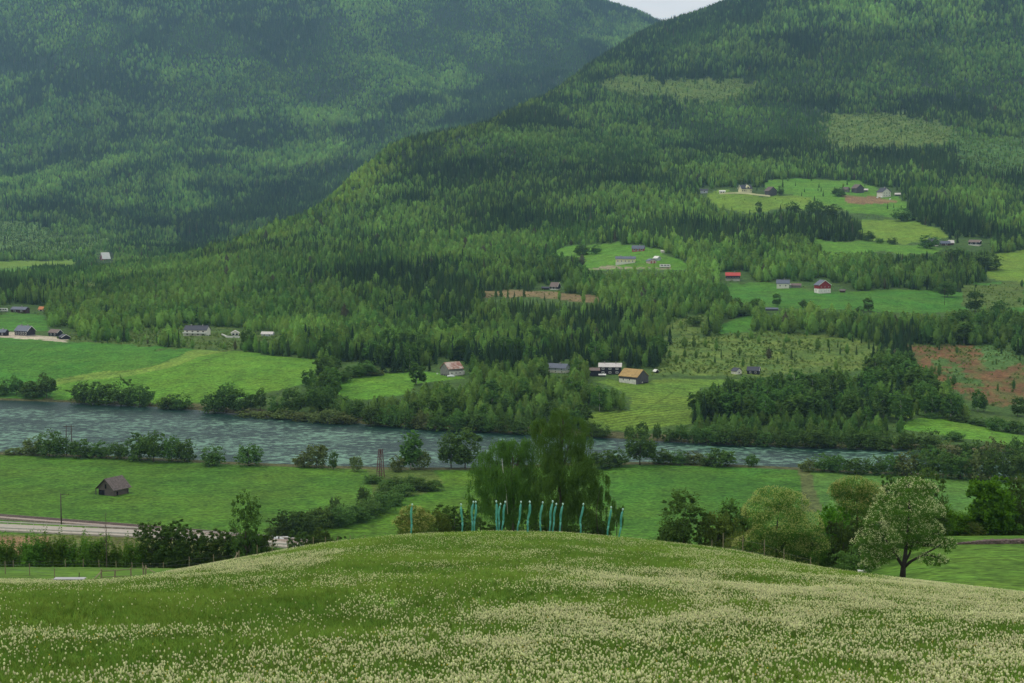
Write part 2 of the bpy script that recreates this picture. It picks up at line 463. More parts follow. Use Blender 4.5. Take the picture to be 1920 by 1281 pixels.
# colour table (surface albedo)
C_MEADOW = lin(102, 134, 50)
C_FIELD = lin(92, 136, 42)
C_FIELD_D = lin(74, 122, 40)
C_FIELD_Y = lin(108, 138, 46)
C_PLOW = lin(100, 130, 46)
C_CLEAR = lin(104, 124, 54)
C_SOIL = lin(120, 90, 58)
C_FOREST = lin(48, 66, 40)
C_ROUGH = lin(88, 108, 46)
C_GRAVEL = lin(188, 176, 150)
ZONES = [  # (outline, ymin, ymax, colour, tree density factor, low shrub density)
    ([(-400, 628), (0, 633), (130, 640), (230, 643), (300, 650), (400, 657), (500, 664), (625, 677), (600, 702), (570, 720), (500, 738), (430, 748), (380, 756), (300, 756), (200, 752), (100, 748), (-400, 742)], 700, 1100, C_FIELD, 0, 0),
    ([(-400, 628), (0, 633), (130, 640), (230, 643), (300, 650), (368, 655), (330, 672), (270, 692), (180, 702), (105, 712), (100, 748), (-400, 742)], 700, 1100, C_FIELD_D, 0, 0),
    ([(105, 712), (180, 700), (270, 690), (330, 670), (368, 655), (430, 657), (370, 672), (320, 690), (250, 704), (150, 716), (100, 722)], 700, 1100, lin(112, 142, 56), 0, 0),
    ([(620, 750), (640, 715), (700, 702), (780, 697), (840, 700), (875, 710), (790, 716), (770, 738), (690, 748)], 650, 1000, C_FIELD, 0, 0),
    ([(1100, 712), (1150, 713), (1200, 722), (1235, 712), (1310, 710), (1385, 712), (1390, 716), (1310, 730), (1292, 770), (1310, 792), (1250, 802), (1180, 810), (1130, 806), (1092, 782), (1100, 772), (1172, 768), (1180, 745), (1150, 728)], 600, 1000, C_PLOW, 0, 0),
    ([(1700, 792), (1730, 782), (1800, 788), (1920, 818), (2300, 850), (2300, 870), (1920, 840), (1850, 828), (1760, 815), (1690, 802)], 600, 900, C_FIELD, 0, 0),
    ([(1630, 757), (1720, 766), (1715, 785), (1640, 775)], 600, 900, C_FIELD_Y, 0.04, 0),
    ([(1365, 548), (1370, 532), (1440, 530), (1530, 545), (1600, 546), (1700, 543), (1800, 548), (1830, 530), (1920, 530), (2300, 530), (2300, 580), (1920, 582), (1870, 577), (1800, 583), (1750, 589), (1600, 582), (1500, 577), (1440, 575), (1370, 562)], 1000, 1400, C_FIELD_D, 0, 0),
    ([(1800, 535), (1920, 530), (1920, 575), (1810, 578)], 1000, 1400, C_ROUGH, 0.02, 0.3),
    ([(1335, 618), (1380, 598), (1412, 592), (1408, 622), (1350, 628)], 900, 1300, C_FIELD_D, 0, 0),
    ([(1520, 445), (1560, 455), (1620, 452), (1700, 460), (1770, 466), (1750, 478), (1650, 473), (1540, 474)], 1200, 1900, C_FIELD, 0, 0),
    ([(1608, 414), (1660, 410), (1710, 414), (1760, 428), (1785, 446), (1740, 450), (1700, 458), (1640, 453), (1612, 437)], 1200, 2000, C_FIELD_Y, 0, 0),
    ([(1320, 364), (1345, 358), (1440, 368), (1500, 366), (1560, 380), (1600, 398), (1480, 391), (1400, 400), (1340, 388)], 1500, 2300, C_FIELD_Y, 0, 0.05),
    ([(1430, 338), (1480, 335), (1600, 338), (1640, 350), (1700, 380), (1708, 410), (1600, 402), (1560, 384), (1500, 368), (1440, 360)], 1500, 2400, C_FIELD, 0.02, 0),
    ([(1580, 369), (1640, 368), (1692, 378), (1640, 382), (1582, 382)], 1500, 2400, lin(138, 112, 78), 0, 0),
    ([(1035, 472), (1080, 458), (1150, 456), (1240, 468), (1248, 480), (1300, 495), (1290, 506), (1180, 506), (1100, 506), (1088, 482), (1045, 480)], 1100, 1700, C_FIELD, 0, 0),
    ([(1095, 501), (1180, 499.5), (1260, 501), (1260, 504), (1180, 503), (1095, 505)], 1100, 1700, lin(144, 138, 108), 0, 0),
    ([(1845, 500), (1870, 475), (1920, 470), (2300, 470), (2300, 530), (1920, 530), (1850, 525)], 1100, 1700, C_FIELD_Y, 0, 0),
    ([(-400, 488), (0, 490), (100, 488), (150, 486), (140, 497), (0, 503), (-400, 503)], 1850, 2400, C_FIELD_Y, 0, 0),
    ([(-400, 503), (0, 505), (60, 500), (50, 512), (-400, 518)], 1700, 2300, C_FIELD, 0, 0),
    ([(-400, 590), (0, 589), (85, 590), (92, 622), (60, 622), (0, 622), (-400, 622)], 950, 1300, C_FIELD_D, 0, 0),
    ([(-400, 620), (0, 624), (135, 630), (136, 641), (60, 638), (0, 633), (-400, 628)], 930, 1200, C_GRAVEL, 0, 0),
    ([(110, 628), (200, 622), (330, 614), (460, 618), (540, 632), (560, 655), (420, 655), (300, 650), (140, 640)], 880, 1150, C_ROUGH, 0.1, 0.7),
    ([(1240, 640), (1280, 630), (1400, 624), (1520, 624), (1600, 634), (1650, 652), (1640, 680), (1600, 700), (1500, 702), (1400, 700), (1300, 706), (1225, 700)], 760, 1100, C_CLEAR, 0.05, 1.1),
    ([(1240, 600), (1330, 590), (1335, 620), (1250, 632)], 900, 1300, C_CLEAR, 0.05, 0.7),
    ([(1105, 155), (1170, 133), (1250, 150), (1400, 145), (1422, 165), (1390, 190), (1300, 197), (1200, 187), (1140, 177)], 2300, 4200, C_CLEAR, 0.10, 1.0),
    ([(1540, 210), (1620, 213), (1700, 213), (1800, 238), (1790, 277), (1700, 284), (1560, 284), (1542, 250)], 2000, 3700, C_CLEAR, 0.12, 1.0),
    ([(1790, 250), (1920, 253), (2200, 253), (2200, 335), (1920, 335), (1850, 330), (1780, 315)], 2000, 3700, lin(84, 118, 50), 0.2, 1.0),
    ([(1695, 645), (1760, 643), (1850, 648), (1930, 690), (2200, 700), (2200, 760), (1920, 755), (1870, 765), (1800, 740), (1735, 700)], 700, 1000, C_SOIL, 0.03, 0.5),
    ([(1752, 668), (1776, 672), (1830, 712), (1840, 738), (1812, 728), (1776, 700)], 700, 1000, lin(84, 112, 54), 0.0, 0.9),
    ([(1830, 650), (1900, 642), (1920, 690), (1850, 688)], 700, 1000, lin(90, 120, 62), 0.05, 0.8),
    ([(905, 545), (1000, 546), (1110, 554), (1128, 566), (1110, 569), (1000, 557), (908, 556)], 1050, 1400, lin(134, 118, 80), 0.02, 0.3),
    ([(-100, 405), (60, 412), (120, 440), (180, 440), (240, 452), (170, 482), (0, 486), (-100, 486)], 2000, 3200, lin(98, 130, 58), 0.2, 1.2),
    ([(100, 535), (180, 523), (195, 547), (120, 557)], 1200, 1600, C_CLEAR, 0.1, 0.7),
]
def zone_of(u, v, Y, X=None):
    if X is not None:      # ragged, natural borders
        u = u + (fbm(X / 14.0 + 3, Y / 20.0, 3) - 0.5) * 26
        v = v + (fbm(X / 16.0 + 30, Y / 24.0 + 9, 3) - 0.5) * 9
        u2 = u + (fbm(X / 7.0 + 13, Y / 9.0, 3) - 0.5) * 60
        v2 = v + (fbm(X / 8.0 + 60, Y / 10.0 + 9, 3) - 0.5) * 26
    else: u2, v2 = u, v
    z = np.full(u.shape, -1, int)
    for i, (P, y0, y1, c, td, sd_) in enumerate(ZONES):
        bb = np.array(P); rough_ = sd_ >= 0.45
        if rough_ and X is not None: bb = np.array([[bb[:, 0].min() - 30, bb[:, 1].min() - 14], [bb[:, 0].max() + 30, bb[:, 1].max() + 14]])
        m = (Y > y0) & (Y < y1) & (u > bb[:, 0].min()) & (u < bb[:, 0].max()) & (v > bb[:, 1].min()) & (v < bb[:, 1].max())
        idx = np.nonzero(m.ravel())[0]
        if len(idx) == 0: continue
        ins = inpoly((u2 if rough_ else u).ravel()[idx], (v2 if rough_ else v).ravel()[idx], P)
        zr = z.ravel(); zr[idx[ins]] = i
        z = zr.reshape(z.shape)
    return z

ZG = zone_of(GU, GV, GY, GX)
colr = np.zeros(GU.shape + (3,))
# default ground by depth
crow = krow
ridx = np.arange(NR)[:, None] * np.ones((1, NQ))
colr[:] = C_FOREST
colr[(ridx > krow[12]) & (GY < 900)] = lin(76, 102, 44)
gfar = smooth(1700, 2400, GY)[..., None]
colr = np.where((ridx > krow[12])[..., None], np.array(lin(72, 98, 44)) * (1 - gfar) + np.array(C_FOREST) * gfar, colr)
mead = ridx <= crow[4] + 1
colr[mead] = C_MEADOW
m = (ridx > crow[4] + 1) & (ridx <= crow[7]); colr[m] = lin(86, 120, 40)
m = (ridx > crow[7]) & (ridx <= crow[9]); colr[m] = lin(78, 116, 36)
# different fields of the near valley floor
nf = (ridx > crow[7]) & (ridx <= crow[9])
colr[nf & (GU > 1120) & (GU < 1512)] = lin(70, 112, 36)
colr[nf & (GU > 1512)] = lin(84, 122, 50)
colr[nf & inpoly(GU, GV, [(560, 1000), (640, 975), (720, 950), (800, 915), (830, 890), (800, 870), (900, 870), (880, 1010), (560, 1060)])] = lin(78, 116, 32)
strip = nf & inpoly(GU, GV, [(690, 868), (800, 868), (832, 905), (800, 925), (720, 940), (620, 985), (600, 985), (700, 925), (690, 890)])
colr[strip] = C_ROUGH
tr = nf & inpoly(GU, GV, [(1496, 872), (1518, 872), (1530, 925), (1545, 960), (1500, 960), (1503, 925)])
colr[tr] = lin(94, 104, 58)
colr[(GY > 425) & (GY < 468) & (GU < 420) & nf] = lin(106, 112, 60)
colr[(GY > 432) & (GY < 464) & (GU < 90) & nf] = lin(138, 112, 78)
bk = (ridx > crow[9] - 3) & (ridx <= crow[12] + 2); colr[bk] = lin(92, 92, 58)
m = (ridx > crow[20]) & (ridx <= crow[21]); 
for i, zz in enumerate(ZONES):
    colr[ZG == i] = zz[3]
cl = np.zeros(GU.shape, bool)
for i, zz in enumerate(ZONES):
    if zz[5] >= 0.45: cl |= ZG == i
mo = smooth(.40, .60, fbm(GX / 5.0 + 4, GY / 7.0 + 2, 3))[..., None]
colr = np.where(cl[..., None], colr * (1 - .55 * mo) + np.array(lin(72, 104, 46)) * .55 * mo, colr)
# wheel tracks and worn lines in the fields
TRACKS = [([(0, 936), (60, 928), (120, 922), (172, 912)], 440, 640, .80), ([(60, 968), (150, 950), (250, 930), (290, 924)], 440, 640, .82), ([(0, 892), (70, 880), (140, 866)], 440, 640, .85),
          ([(300, 905), (420, 892), (560, 884)], 440, 640, .86), ([(330, 960), (470, 925), (640, 905)], 440, 640, .87), ([(1275, 724), (1258, 738), (1238, 752), (1216, 764), (1196, 782), (1180, 796)], 600, 900, .70),
          ([(250, 714), (330, 694), (384, 676), (432, 661)], 700, 1000, .82), ([(105, 714), (230, 698), (290, 686), (345, 664)], 700, 1000, .80), ([(660, 742), (720, 728), (800, 704)], 650, 1000, .88),
          ([(1400, 552), (1520, 562), (1700, 566), (1790, 556)], 1000, 1400, .86), ([(1140, 900), (1260, 896), (1480, 905)], 440, 640, .9), ([(1140, 960), (1220, 950), (1300, 965)], 440, 640, .9)]
for pl, ya, yb, f_ in TRACKS:
    for (a0, b0), (a1, b1) in zip(pl[:-1], pl[1:]):
        t_ = np.clip(((GU - a0) * (a1 - a0) + (GV - b0) * (b1 - b0)) / ((a1 - a0) ** 2 + (b1 - b0) ** 2), 0, 1)
        d_ = np.hypot((GU - a0 - t_ * (a1 - a0)) * .6, GV - b0 - t_ * (b1 - b0))
        colr[(d_ < 1.1) & (GY > ya) & (GY < yb)] *= f_
# far-off ground lightly mottled between clearings
var = fbm(GX / 22.0, GY / 30.0, 3)[..., None]
colr = colr * (0.86 + 0.28 * var)

alpha = np.full(GU.shape, 0.12); alpha[mead | (ridx <= crow[7])] = 0
for i, zz in enumerate(ZONES):
    alpha[ZG == i] = {id(C_PLOW): 1.0, id(C_FIELD): 0.35, id(C_FIELD_D): 0.35, id(C_FIELD_Y): 0.25}.get(id(zz[3]), 0.0)
alpha[(ridx > crow[12]) & (ZG < 0)] = 0
gm, nt, b = new_mat('land')
at_ = nt.nodes.new('ShaderNodeAttribute'); at_.attribute_name = 'land'
tc = nt.nodes.new('ShaderNodeTexCoord')
def noise_node(scale, detail, sx=1, sy=1, sz=1, rough=0.6):
    mp = nt.nodes.new('ShaderNodeMapping'); mp.inputs['Scale'].default_value = (sx, sy, sz)
    nz = nt.nodes.new('ShaderNodeTexNoise'); nz.inputs['Scale'].default_value = scale
    nz.inputs['Detail'].default_value = detail; nz.inputs['Roughness'].default_value = rough
    nt.links.new(tc.outputs['Object'], mp.inputs[0]); nt.links.new(mp.outputs[0], nz.inputs['Vector'])
    return nz
def maprange(src, a, b_, c, d):
    mr = nt.nodes.new('ShaderNodeMapRange')
    for k_, x in zip(('From Min', 'From Max', 'To Min', 'To Max'), (a, b_, c, d)): mr.inputs[k_].default_value = x
    nt.links.new(src, mr.inputs[0]); return mr.outputs[0]
def mathn(op, a, c):
    mm = nt.nodes.new('ShaderNodeMath'); mm.operation = op
    for i_, x in enumerate((a, c)):
        if isinstance(x, (int, float)): mm.inputs[i_].default_value = x
        else: nt.links.new(x, mm.inputs[i_])
    return mm.outputs[0]
nA = noise_node(0.9, 6); nB = noise_node(0.08, 5); nC = noise_node(0.3, 6, 1, 0.35, 1)
va = maprange(nA.outputs[0], 0.36, 0.64, 0.62, 1.38)
vb = maprange(nB.outputs[0], 0.3, 0.7, 0.78, 1.20)
vc = maprange(nC.outputs[0], 0.3, 0.7, 0.84, 1.16)
mpw = nt.nodes.new('ShaderNodeMapping'); mpw.inputs['Rotation'].default_value = (0, 0, R(62))
wv = nt.nodes.new('ShaderNodeTexWave'); wv.inputs['Scale'].default_value = 0.075; wv.inputs['Distortion'].default_value = 1.6
wv.inputs['Detail'].default_value = 2; wv.inputs['Detail Scale'].default_value = 0.35
nt.links.new(tc.outputs['Object'], mpw.inputs[0]); nt.links.new(mpw.outputs[0], wv.inputs['Vector'])
wvv = maprange(wv.outputs['Fac'], 0.15, 0.9, -0.20, 0.10)
rows = mathn('ADD', 1.0, mathn('MULTIPLY', wvv, at_.outputs['Alpha']))
nD = noise_node(0.55, 5, 0.5, 1.0, 1, 0.75)
specks = maprange(nD.outputs[0], 0.50, 0.62, 1.08, 0.60)
val = mathn('MULTIPLY', mathn('MULTIPLY', mathn('MULTIPLY', mathn('MULTIPLY', va, vb), vc), rows), specks)
hs = nt.nodes.new('ShaderNodeHueSaturation')
nt.links.new(at_.outputs['Color'], hs.inputs['Color']); nt.links.new(val, hs.inputs['Value'])
hue = maprange(noise_node(0.035, 4).outputs[0], 0.3, 0.7, 0.485, 0.512); nt.links.new(hue, hs.inputs['Hue'])
nt.links.new(hs.outputs[0], b.inputs['Base Color'])
b.inputs['Roughness'].default_value = 0.95; b.inputs['Specular IOR Level'].default_value = 0.1
bp = nt.nodes.new('ShaderNodeBump'); bp.inputs['Strength'].default_value = 0.8; bp.inputs['Distance'].default_value = 0.4
nt.links.new(nC.outputs[0], bp.inputs['Height']); nt.links.new(bp.outputs[0], b.inputs['Normal'])

VERT = np.stack([GX, GY, GZ], -1)
def land(name, r0, r1, label):
    vs = VERT[r0:r1 + 1].reshape(-1, 3)
    nr = r1 - r0
    i = np.arange(nr)[:, None] * NQ + np.arange(NQ - 1)[None, :]
    fs = np.stack([i, i + 1, i + NQ + 1, i + NQ], -1).reshape(-1, 4)
    me = mesh_np(name, vs, fs, [gm], True)
    ca = me.color_attributes.new('land', 'FLOAT_COLOR', 'POINT')
    c4 = np.concatenate([colr[r0:r1 + 1].reshape(-1, 3), alpha[r0:r1 + 1].reshape(-1, 1)], 1).astype(np.float32)
    ca.data.foreach_set('color', c4.ravel())
    o = link(name, me); tag(o, label, kind='structure')
    return o
land('meadow', 0, crow[5], 'flowering meadow in the foreground')
land('hillside', crow[5], crow[7], 'grassy slope dropping away behind the meadow')
land('field', crow[7], crow[9], 'flat green fields this side of the river')
land('riverbed', crow[9], crow[12], 'bed and banks of the river')
land('field', crow[12], crow[14], 'green fields and farmland across the river')
land('hillside', crow[14], crow[20], 'wooded hillside with farms across the valley')
land('mountain', crow[20], NR - 1, 'far mountain slope covered in forest')

# ------------------------------------------------------------ river
wm, nt, b = new_mat('river water')
tc = nt.nodes.new('ShaderNodeTexCoord')
n_a = noise_node(0.62, 5, 0.5, 0.75, 1, 0.7); n_b = noise_node(0.03, 4, 0.6, 1.0, 1, 0.6)
s_ = mathn('ADD', n_a.outputs[0], mathn('MULTIPLY', mathn('SUBTRACT', n_b.outputs[0], 0.5), 0.35))
rp = nt.nodes.new('ShaderNodeValToRGB')
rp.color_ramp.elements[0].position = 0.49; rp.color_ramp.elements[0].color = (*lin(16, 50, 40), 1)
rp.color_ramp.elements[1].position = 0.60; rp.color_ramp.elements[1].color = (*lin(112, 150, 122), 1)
ca_ = nt.nodes.new('ShaderNodeAttribute'); ca_.attribute_name = 'bank_refl'
s2_ = mathn('SUBTRACT', s_, mathn('MULTIPLY', ca_.outputs['Fac'], 0.12))  # darkens the water colour where the bank trees would reflect
nt.links.new(s2_, rp.inputs[0]); nt.links.new(rp.outputs[0], b.inputs['Base Color'])
b.inputs['Roughness'].default_value = 0.42; b.inputs['Specular IOR Level'].default_value = 0.3; b.inputs['IOR'].default_value = 1.33
bp = nt.nodes.new('ShaderNodeBump'); bp.inputs['Strength'].default_value = 0.7; bp.inputs['Distance'].default_value = 0.9
nt.links.new(n_a.outputs[0], bp.inputs['Height']); nt.links.new(bp.outputs[0], b.inputs['Normal'])
ra, rb = crow[9], crow[12]
t = np.linspace(0, 1, 24)[:, None]
wy = GY[ra + 1][None, :] * (1 - t) + (GY[rb]) [None, :] * t
wx = Q[None, :] * (wy + Y0)
wz = np.full(wy.shape, CZ - 95.8)
vs = np.stack([wx, wy, wz], -1).reshape(-1, 3)
i = np.arange(23)[:, None] * NQ + np.arange(NQ - 1)[None, :]
fs = np.stack([i, i + 1, i + NQ + 1, i + NQ], -1).reshape(-1, 4)
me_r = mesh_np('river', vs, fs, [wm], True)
a_ = me_r.attributes.new('bank_refl', 'FLOAT', 'POINT')   # bank reflections painted dark into the slack water, mostly along the far bank
refl = np.clip(smooth(.72, .92, t) + smooth(.12, 0, t) * .6, 0, 1) * np.ones((1, NQ)); a_.data.foreach_set('value', refl.ravel().astype(np.float32))
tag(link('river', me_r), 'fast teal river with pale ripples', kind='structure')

# ------------------------------------------------------------ haze
def haze(density=5.4e-5):
    m = bpy.data.materials.new('haze'); m.use_nodes = True
    nt_ = m.node_tree; nt_.nodes.clear()
    o_ = nt_.nodes.new('ShaderNodeOutputMaterial'); pv = nt_.nodes.new('ShaderNodeVolumePrincipled')
    pv.inputs['Density'].default_value = density
    pv.inputs['Color'].default_value = (0.42, 0.72, 1.0, 1)
    pv.inputs['Anisotropy'].default_value = 0.25
    nt_.links.new(pv.outputs[0], o_.inputs['Volume'])
    zt = float(GZ.max()) + 40
    mb = MB().box(-5200, 5200, -120, 8600, -6, zt)
    o = mb.build('haze', m)
    tag(o, 'thin bluish air filling the valley', kind='stuff')
haze()

# ------------------------------------------------------------ tree shapes
def quads_at(P, size, r, up=0.0, aspect=1.0, droop=False):
    """a leaf-sized quad at each point, turned at random; droop: long axis hangs down"""
    n = len(P)
    if droop:
        a = np.stack([r.normal(0, .18, n), r.normal(0, .18, n), -np.ones(n)], 1)
        c = r.normal(size=(n, 3)); c[:, 2] *= 0.2
    else:
        a = r.normal(size=(n, 3)); a[:, 2] *= 0.6
        c = r.normal(size=(n, 3)); c[:, 2] += up
    a /= np.linalg.norm(a, axis=1, keepdims=True)
    b = np.cross(a, c); b /= np.linalg.norm(b, axis=1, keepdims=True) + 1e-9
    s = np.asarray(size).reshape(-1, 1) * np.ones((n, 1))
    a = a * s * 0.5 * aspect; b = b * s * 0.5
    v = np.stack([P - a - b * 0.35, P - a * 0.1 + b, P + a + b * 0.1, P + a * 0.05 - b], 1).reshape(-1, 3)
    f = np.arange(4 * n).reshape(-1, 4)
    return v, f

def crown_points(lobes, n, r, shell=0.55, cut=0.0, per=15, sp=0.12):
    """points spread in the outer part of each lobe, clustered into clumps so that gaps stay open"""
    vol = np.array([(l[3] * l[4] * l[5]) ** 0.67 for l in lobes]); pr = vol / vol.sum()
    out = []
    for l, p in zip(lobes, pr):
        k = max(8, int(n * p))
        nc = max(6, k // per)
        d = r.normal(size=(nc, 3)); d /= np.linalg.norm(d, axis=1, keepdims=True)
        if cut: d[:, 2] = np.where(d[:, 2] < -cut, -d[:, 2], d[:, 2])
        rad = shell + (1 - shell) * r.random(nc) ** 0.6
        c = d * rad[:, None]
        idx = r.integers(0, nc, k)
        q = c[idx] + r.normal(size=(k, 3)) * sp
        q = q * np.array(l[3:6]) + np.array(l[0:3])
        out.append(q)
    return np.concatenate(out)

def spruce_mesh(name, m, seed, tiers=10, arms=9, width=0.15, unit=True):
    """a spire of drooping branch tiers, height 1"""
    r = np.random.default_rng(seed)
    vs = []; fs = []
    for t in range(tiers):
        f = t / (tiers - 1)
        z = 0.10 + 0.86 * f
        w = width * (1 - f) ** 0.82 + 0.008
        w *= r.uniform(0.82, 1.15)
        th = 0.86 / tiers
        a0 = r.uniform(0, 6.28)
        for k in range(arms):
            a = a0 + 2 * math.pi * k / arms + r.normal(0, .12)
            ww = w * r.uniform(0.7, 1.2)
            da = math.pi / arms * r.uniform(0.7, 1.1)
            zz = z + r.normal(0, 0.008)
            tip = (ww * math.cos(a), ww * math.sin(a), zz - th * 0.9)
            base = len(vs)
            vs += [(0, 0, zz + th * 1.3), (0.72 * ww * math.cos(a - da), 0.72 * ww * math.sin(a - da), zz - th * 0.25), tip,
                   (0.72 * ww * math.cos(a + da), 0.72 * ww * math.sin(a + da), zz - th * 0.25)]
            fs.append((base, base + 1, base + 2, base + 3))
    base = len(vs)
    vs += [(-.006, 0, .9), (.006, 0, .9), (.002, .004, 1.0), (-.002, -.004, 1.0)]; fs.append((base, base + 1, base + 2, base + 3))
    return mesh_np(name, vs, fs, [m])

def round_mesh(name, m, seed, n=420, w=0.28, base=0.16, size=0.055, tall=False, lob=5, per=15, sp=0.12):
    r = np.random.default_rng(seed)
    if base < 0.04: lobes = [(0, 0, 0.42, w * 0.85, w * 0.85, 0.46)]
    elif tall: lobes = [(0, 0, 0.55, w * 0.82, w * 0.82, 0.43)]
    else: lobes = [(0, 0, 0.54, w * 0.85, w * 0.85, 0.40)]
    for i in range(lob):
        a = r.uniform(0, 6.28); rr = w * r.uniform(0.3, 0.62); z = r.uniform(base + 0.14, 0.82)
        k = r.uniform(0.35, 0.6) * (1.15 - z * 0.6)
        lobes.append((rr * math.cos(a), rr * math.sin(a), z, w * k, w * k, 0.22 * k * 1.4))
    n = int(n * 1.5); size = size * 1.25
    P = crown_points(lobes, n, r, 0.42, per=per, sp=sp)
    P[:, 2] = np.clip(P[:, 2], 0.03, 1.0)
    v, f = quads_at(P, size * r.uniform(.7, 1.3, len(P)), r, up=0.5)
    return mesh_np(name, v, f, [m])

def lump_mesh(name, m, seed, w, base=0.06, leaves=170, size=0.075):
    """far-off crown: one dented, lobed body with loose leaf clumps breaking its outline"""
    r = np.random.default_rng(seed)
    nu, nv = 9, 7; vs = []; fs = []
    bumps = r.normal(size=(7, 3)); bumps /= np.linalg.norm(bumps, axis=1, keepdims=True)
    def rad(d): return 0.72 + 0.42 * max(0.0, float((bumps @ d).max()) - 0.45) + r.uniform(-.10, .10)
    hz = (1 - base) / 2; cz_ = base + hz
    for i in range(nv + 1):
        ph = -math.pi / 2 + math.pi * i / nv
        for j in range(nu):
            th = 2 * math.pi * (j + .5 * (i % 2)) / nu
            d = np.array([math.cos(ph) * math.cos(th), math.cos(ph) * math.sin(th), math.sin(ph)])
            q = rad(d) if 0 < i < nv else 0.9
            tp = (1.0 - 0.5 * max(0.0, d[2])) * 0.86; vs.append((d[0] * q * w * tp, d[1] * q * w * tp, cz_ + d[2] * hz * min(1.0, q + .10)))
    for i in range(nv):
        for j in range(nu):
            a = i * nu + j; b_ = i * nu + (j + 1) % nu
            fs.append((a, b_, b_ + nu, a + nu))
    d = r.normal(size=(leaves, 3)); d /= np.linalg.norm(d, axis=1, keepdims=True)
    P = d * r.uniform(.78, 1.12, (leaves, 1)) * np.array([w, w, hz]); P[:, :2] *= (1 - .45 * np.clip(d[:, 2:3], 0, 1)); P = P + np.array([0, 0, cz_])
    v, f = quads_at(P, size * r.uniform(.6, 1.3, leaves), r, up=.6)
    vs = np.concatenate([np.array(vs), v]); fs = np.concatenate([np.array(fs), f + (nv + 1) * nu])
    return mesh_np(name, vs, fs, [m])
M_STUFF = leaf_mat('forest foliage', (0.05, 0.1, 0.04), 0.32, instancer=True)
protos_s = [spruce_mesh('spruce form', M_STUFF, 20 + i, tiers=9 + i % 2, arms=7, width=(0.17, 0.145, 0.20)[i % 3]) for i in range(3)]
protos_b = [lump_mesh('birch form', M_STUFF, 40 + i, (0.23, 0.27, 0.18, 0.31, 0.21, 0.25)[i]) for i in range(6)]
protos_k = [round_mesh('shrub form', M_STUFF, 60 + i, n=150, w=0.55, base=0.0, size=0.12) for i in range(2)]

def gn_instances(name, P, scl, rz, var, tint, protos, label):
    """one object that repeats a few forms over many points (for what nobody could count)"""
    me = bpy.data.meshes.new(name)
    me.vertices.add(len(P)); me.vertices.foreach_set('co', np.asarray(P, np.float32).ravel())
    def att(nm, ty, data):
        a = me.attributes.new(nm, ty, 'POINT')
        a.data.foreach_set({'FLOAT': 'value', 'INT': 'value', 'FLOAT_VECTOR': 'vector', 'FLOAT_COLOR': 'color'}[ty], data.ravel())
    att('scl', 'FLOAT_VECTOR', np.asarray(scl, np.float32))
    rot = np.zeros((len(P), 3), np.float32); rot[:, 2] = rz
    att('rot', 'FLOAT_VECTOR', rot)
    att('var', 'INT', np.asarray(var, np.int32))
    if tint is not None:
        att('tint', 'FLOAT_COLOR', np.concatenate([tint, np.ones((len(P), 1))], 1).astype(np.float32))
    o = link(name, me)
    ng = bpy.data.node_groups.new(name, 'GeometryNodeTree')
    ng.interface.new_socket('Geometry', in_out='INPUT', socket_type='NodeSocketGeometry')
    ng.interface.new_socket('Geometry', in_out='OUTPUT', socket_type='NodeSocketGeometry')
    N = ng.nodes.new; Lk = ng.links.new
    gi = N('NodeGroupInput'); go = N('NodeGroupOutput')
    ip = N('GeometryNodeInstanceOnPoints'); jn = N('GeometryNodeJoinGeometry')
    for p in protos[::-1]:
        po = bpy.data.objects.new(p.name, p)
        oi = N('GeometryNodeObjectInfo'); oi.inputs['Object'].default_value = po
        oi.inputs['As Instance'].default_value = True
        Lk(oi.outputs['Geometry'], jn.inputs[0])
    Lk(gi.outputs[0], ip.inputs['Points']); Lk(jn.outputs[0], ip.inputs['Instance'])
    ip.inputs['Pick Instance'].default_value = True
    def na(nm, ty):
        a = N('GeometryNodeInputNamedAttribute'); a.data_type = ty; a.inputs['Name'].default_value = nm; return a
    Lk(na('var', 'INT').outputs['Attribute'], ip.inputs['Instance Index'])
    Lk(na('scl', 'FLOAT_VECTOR').outputs['Attribute'], ip.inputs['Scale'])
    Lk(na('rot', 'FLOAT_VECTOR').outputs['Attribute'], ip.inputs['Rotation'])
    Lk(ip.outputs[0], go.inputs[0])
    md = o.modifiers.new('scatter', 'NODES'); md.node_group = ng
    tag(o, label, kind='stuff')
    return o

# ------------------------------------------------------------ scatter of the woods
ci = np.arange(crow[12] + 3, crow[23] + 8)
def cell_points(target, dens_fn):
    r0, r1 = crow[12] + 2, crow[23] + 4
    Yc = GY[r0:r1]; Zc = GZ[r0:r1]; Xc = GX[r0:r1]
    dY = np.diff(GY[r0:r1 + 1], axis=0); dX = np.diff(GX[r0:r1], axis=1)
    area = dY[:, :-1] * dX
    uc = GU[r0:r1, :-1]; vc_ = GV[r0:r1, :-1]
    keep = (uc > -160) & (uc < 2080) & (vc_ > -60)
    w = area * dens_fn(uc, vc_, Yc[:, :-1], Xc[:, :-1]) * keep
    # cells hidden from the valley by the ridge in front are thinned
    run = np.minimum.accumulate(np.where(np.isfinite(vc_), vc_, 9e9), axis=0)
    hid = vc_ > run + 24
    w = np.where(hid, w * 0.12, w)
    return w, r0
def density(u, v, Y, X):
    d = np.where(Y < 1500, 1 / 16.0, 1 / 19.0)
    d = np.where(Y > 2600, 1 / 30.0, d)
    d = np.where(Y > 3900, 1 / 48.0, d)
    return d
w, r0 = cell_points(0, density)
N_T = rng.poisson(w.sum())
cs = np.cumsum(w.ravel()); pick = np.searchsorted(cs, rng.random(N_T) * cs[-1])
pr, pc = np.unravel_index(np.clip(pick, 0, w.size - 1), w.shape)
pr = pr + r0
fr = rng.random(N_T); fc = rng.random(N_T)
def bil(A):
    pr1 = np.minimum(pr + 1, NR - 1)
    return (A[pr, pc] * (1 - fr) + A[pr1, pc] * fr) * (1 - fc) + (A[pr, pc + 1] * (1 - fr) + A[pr1, pc + 1] * fr) * fc
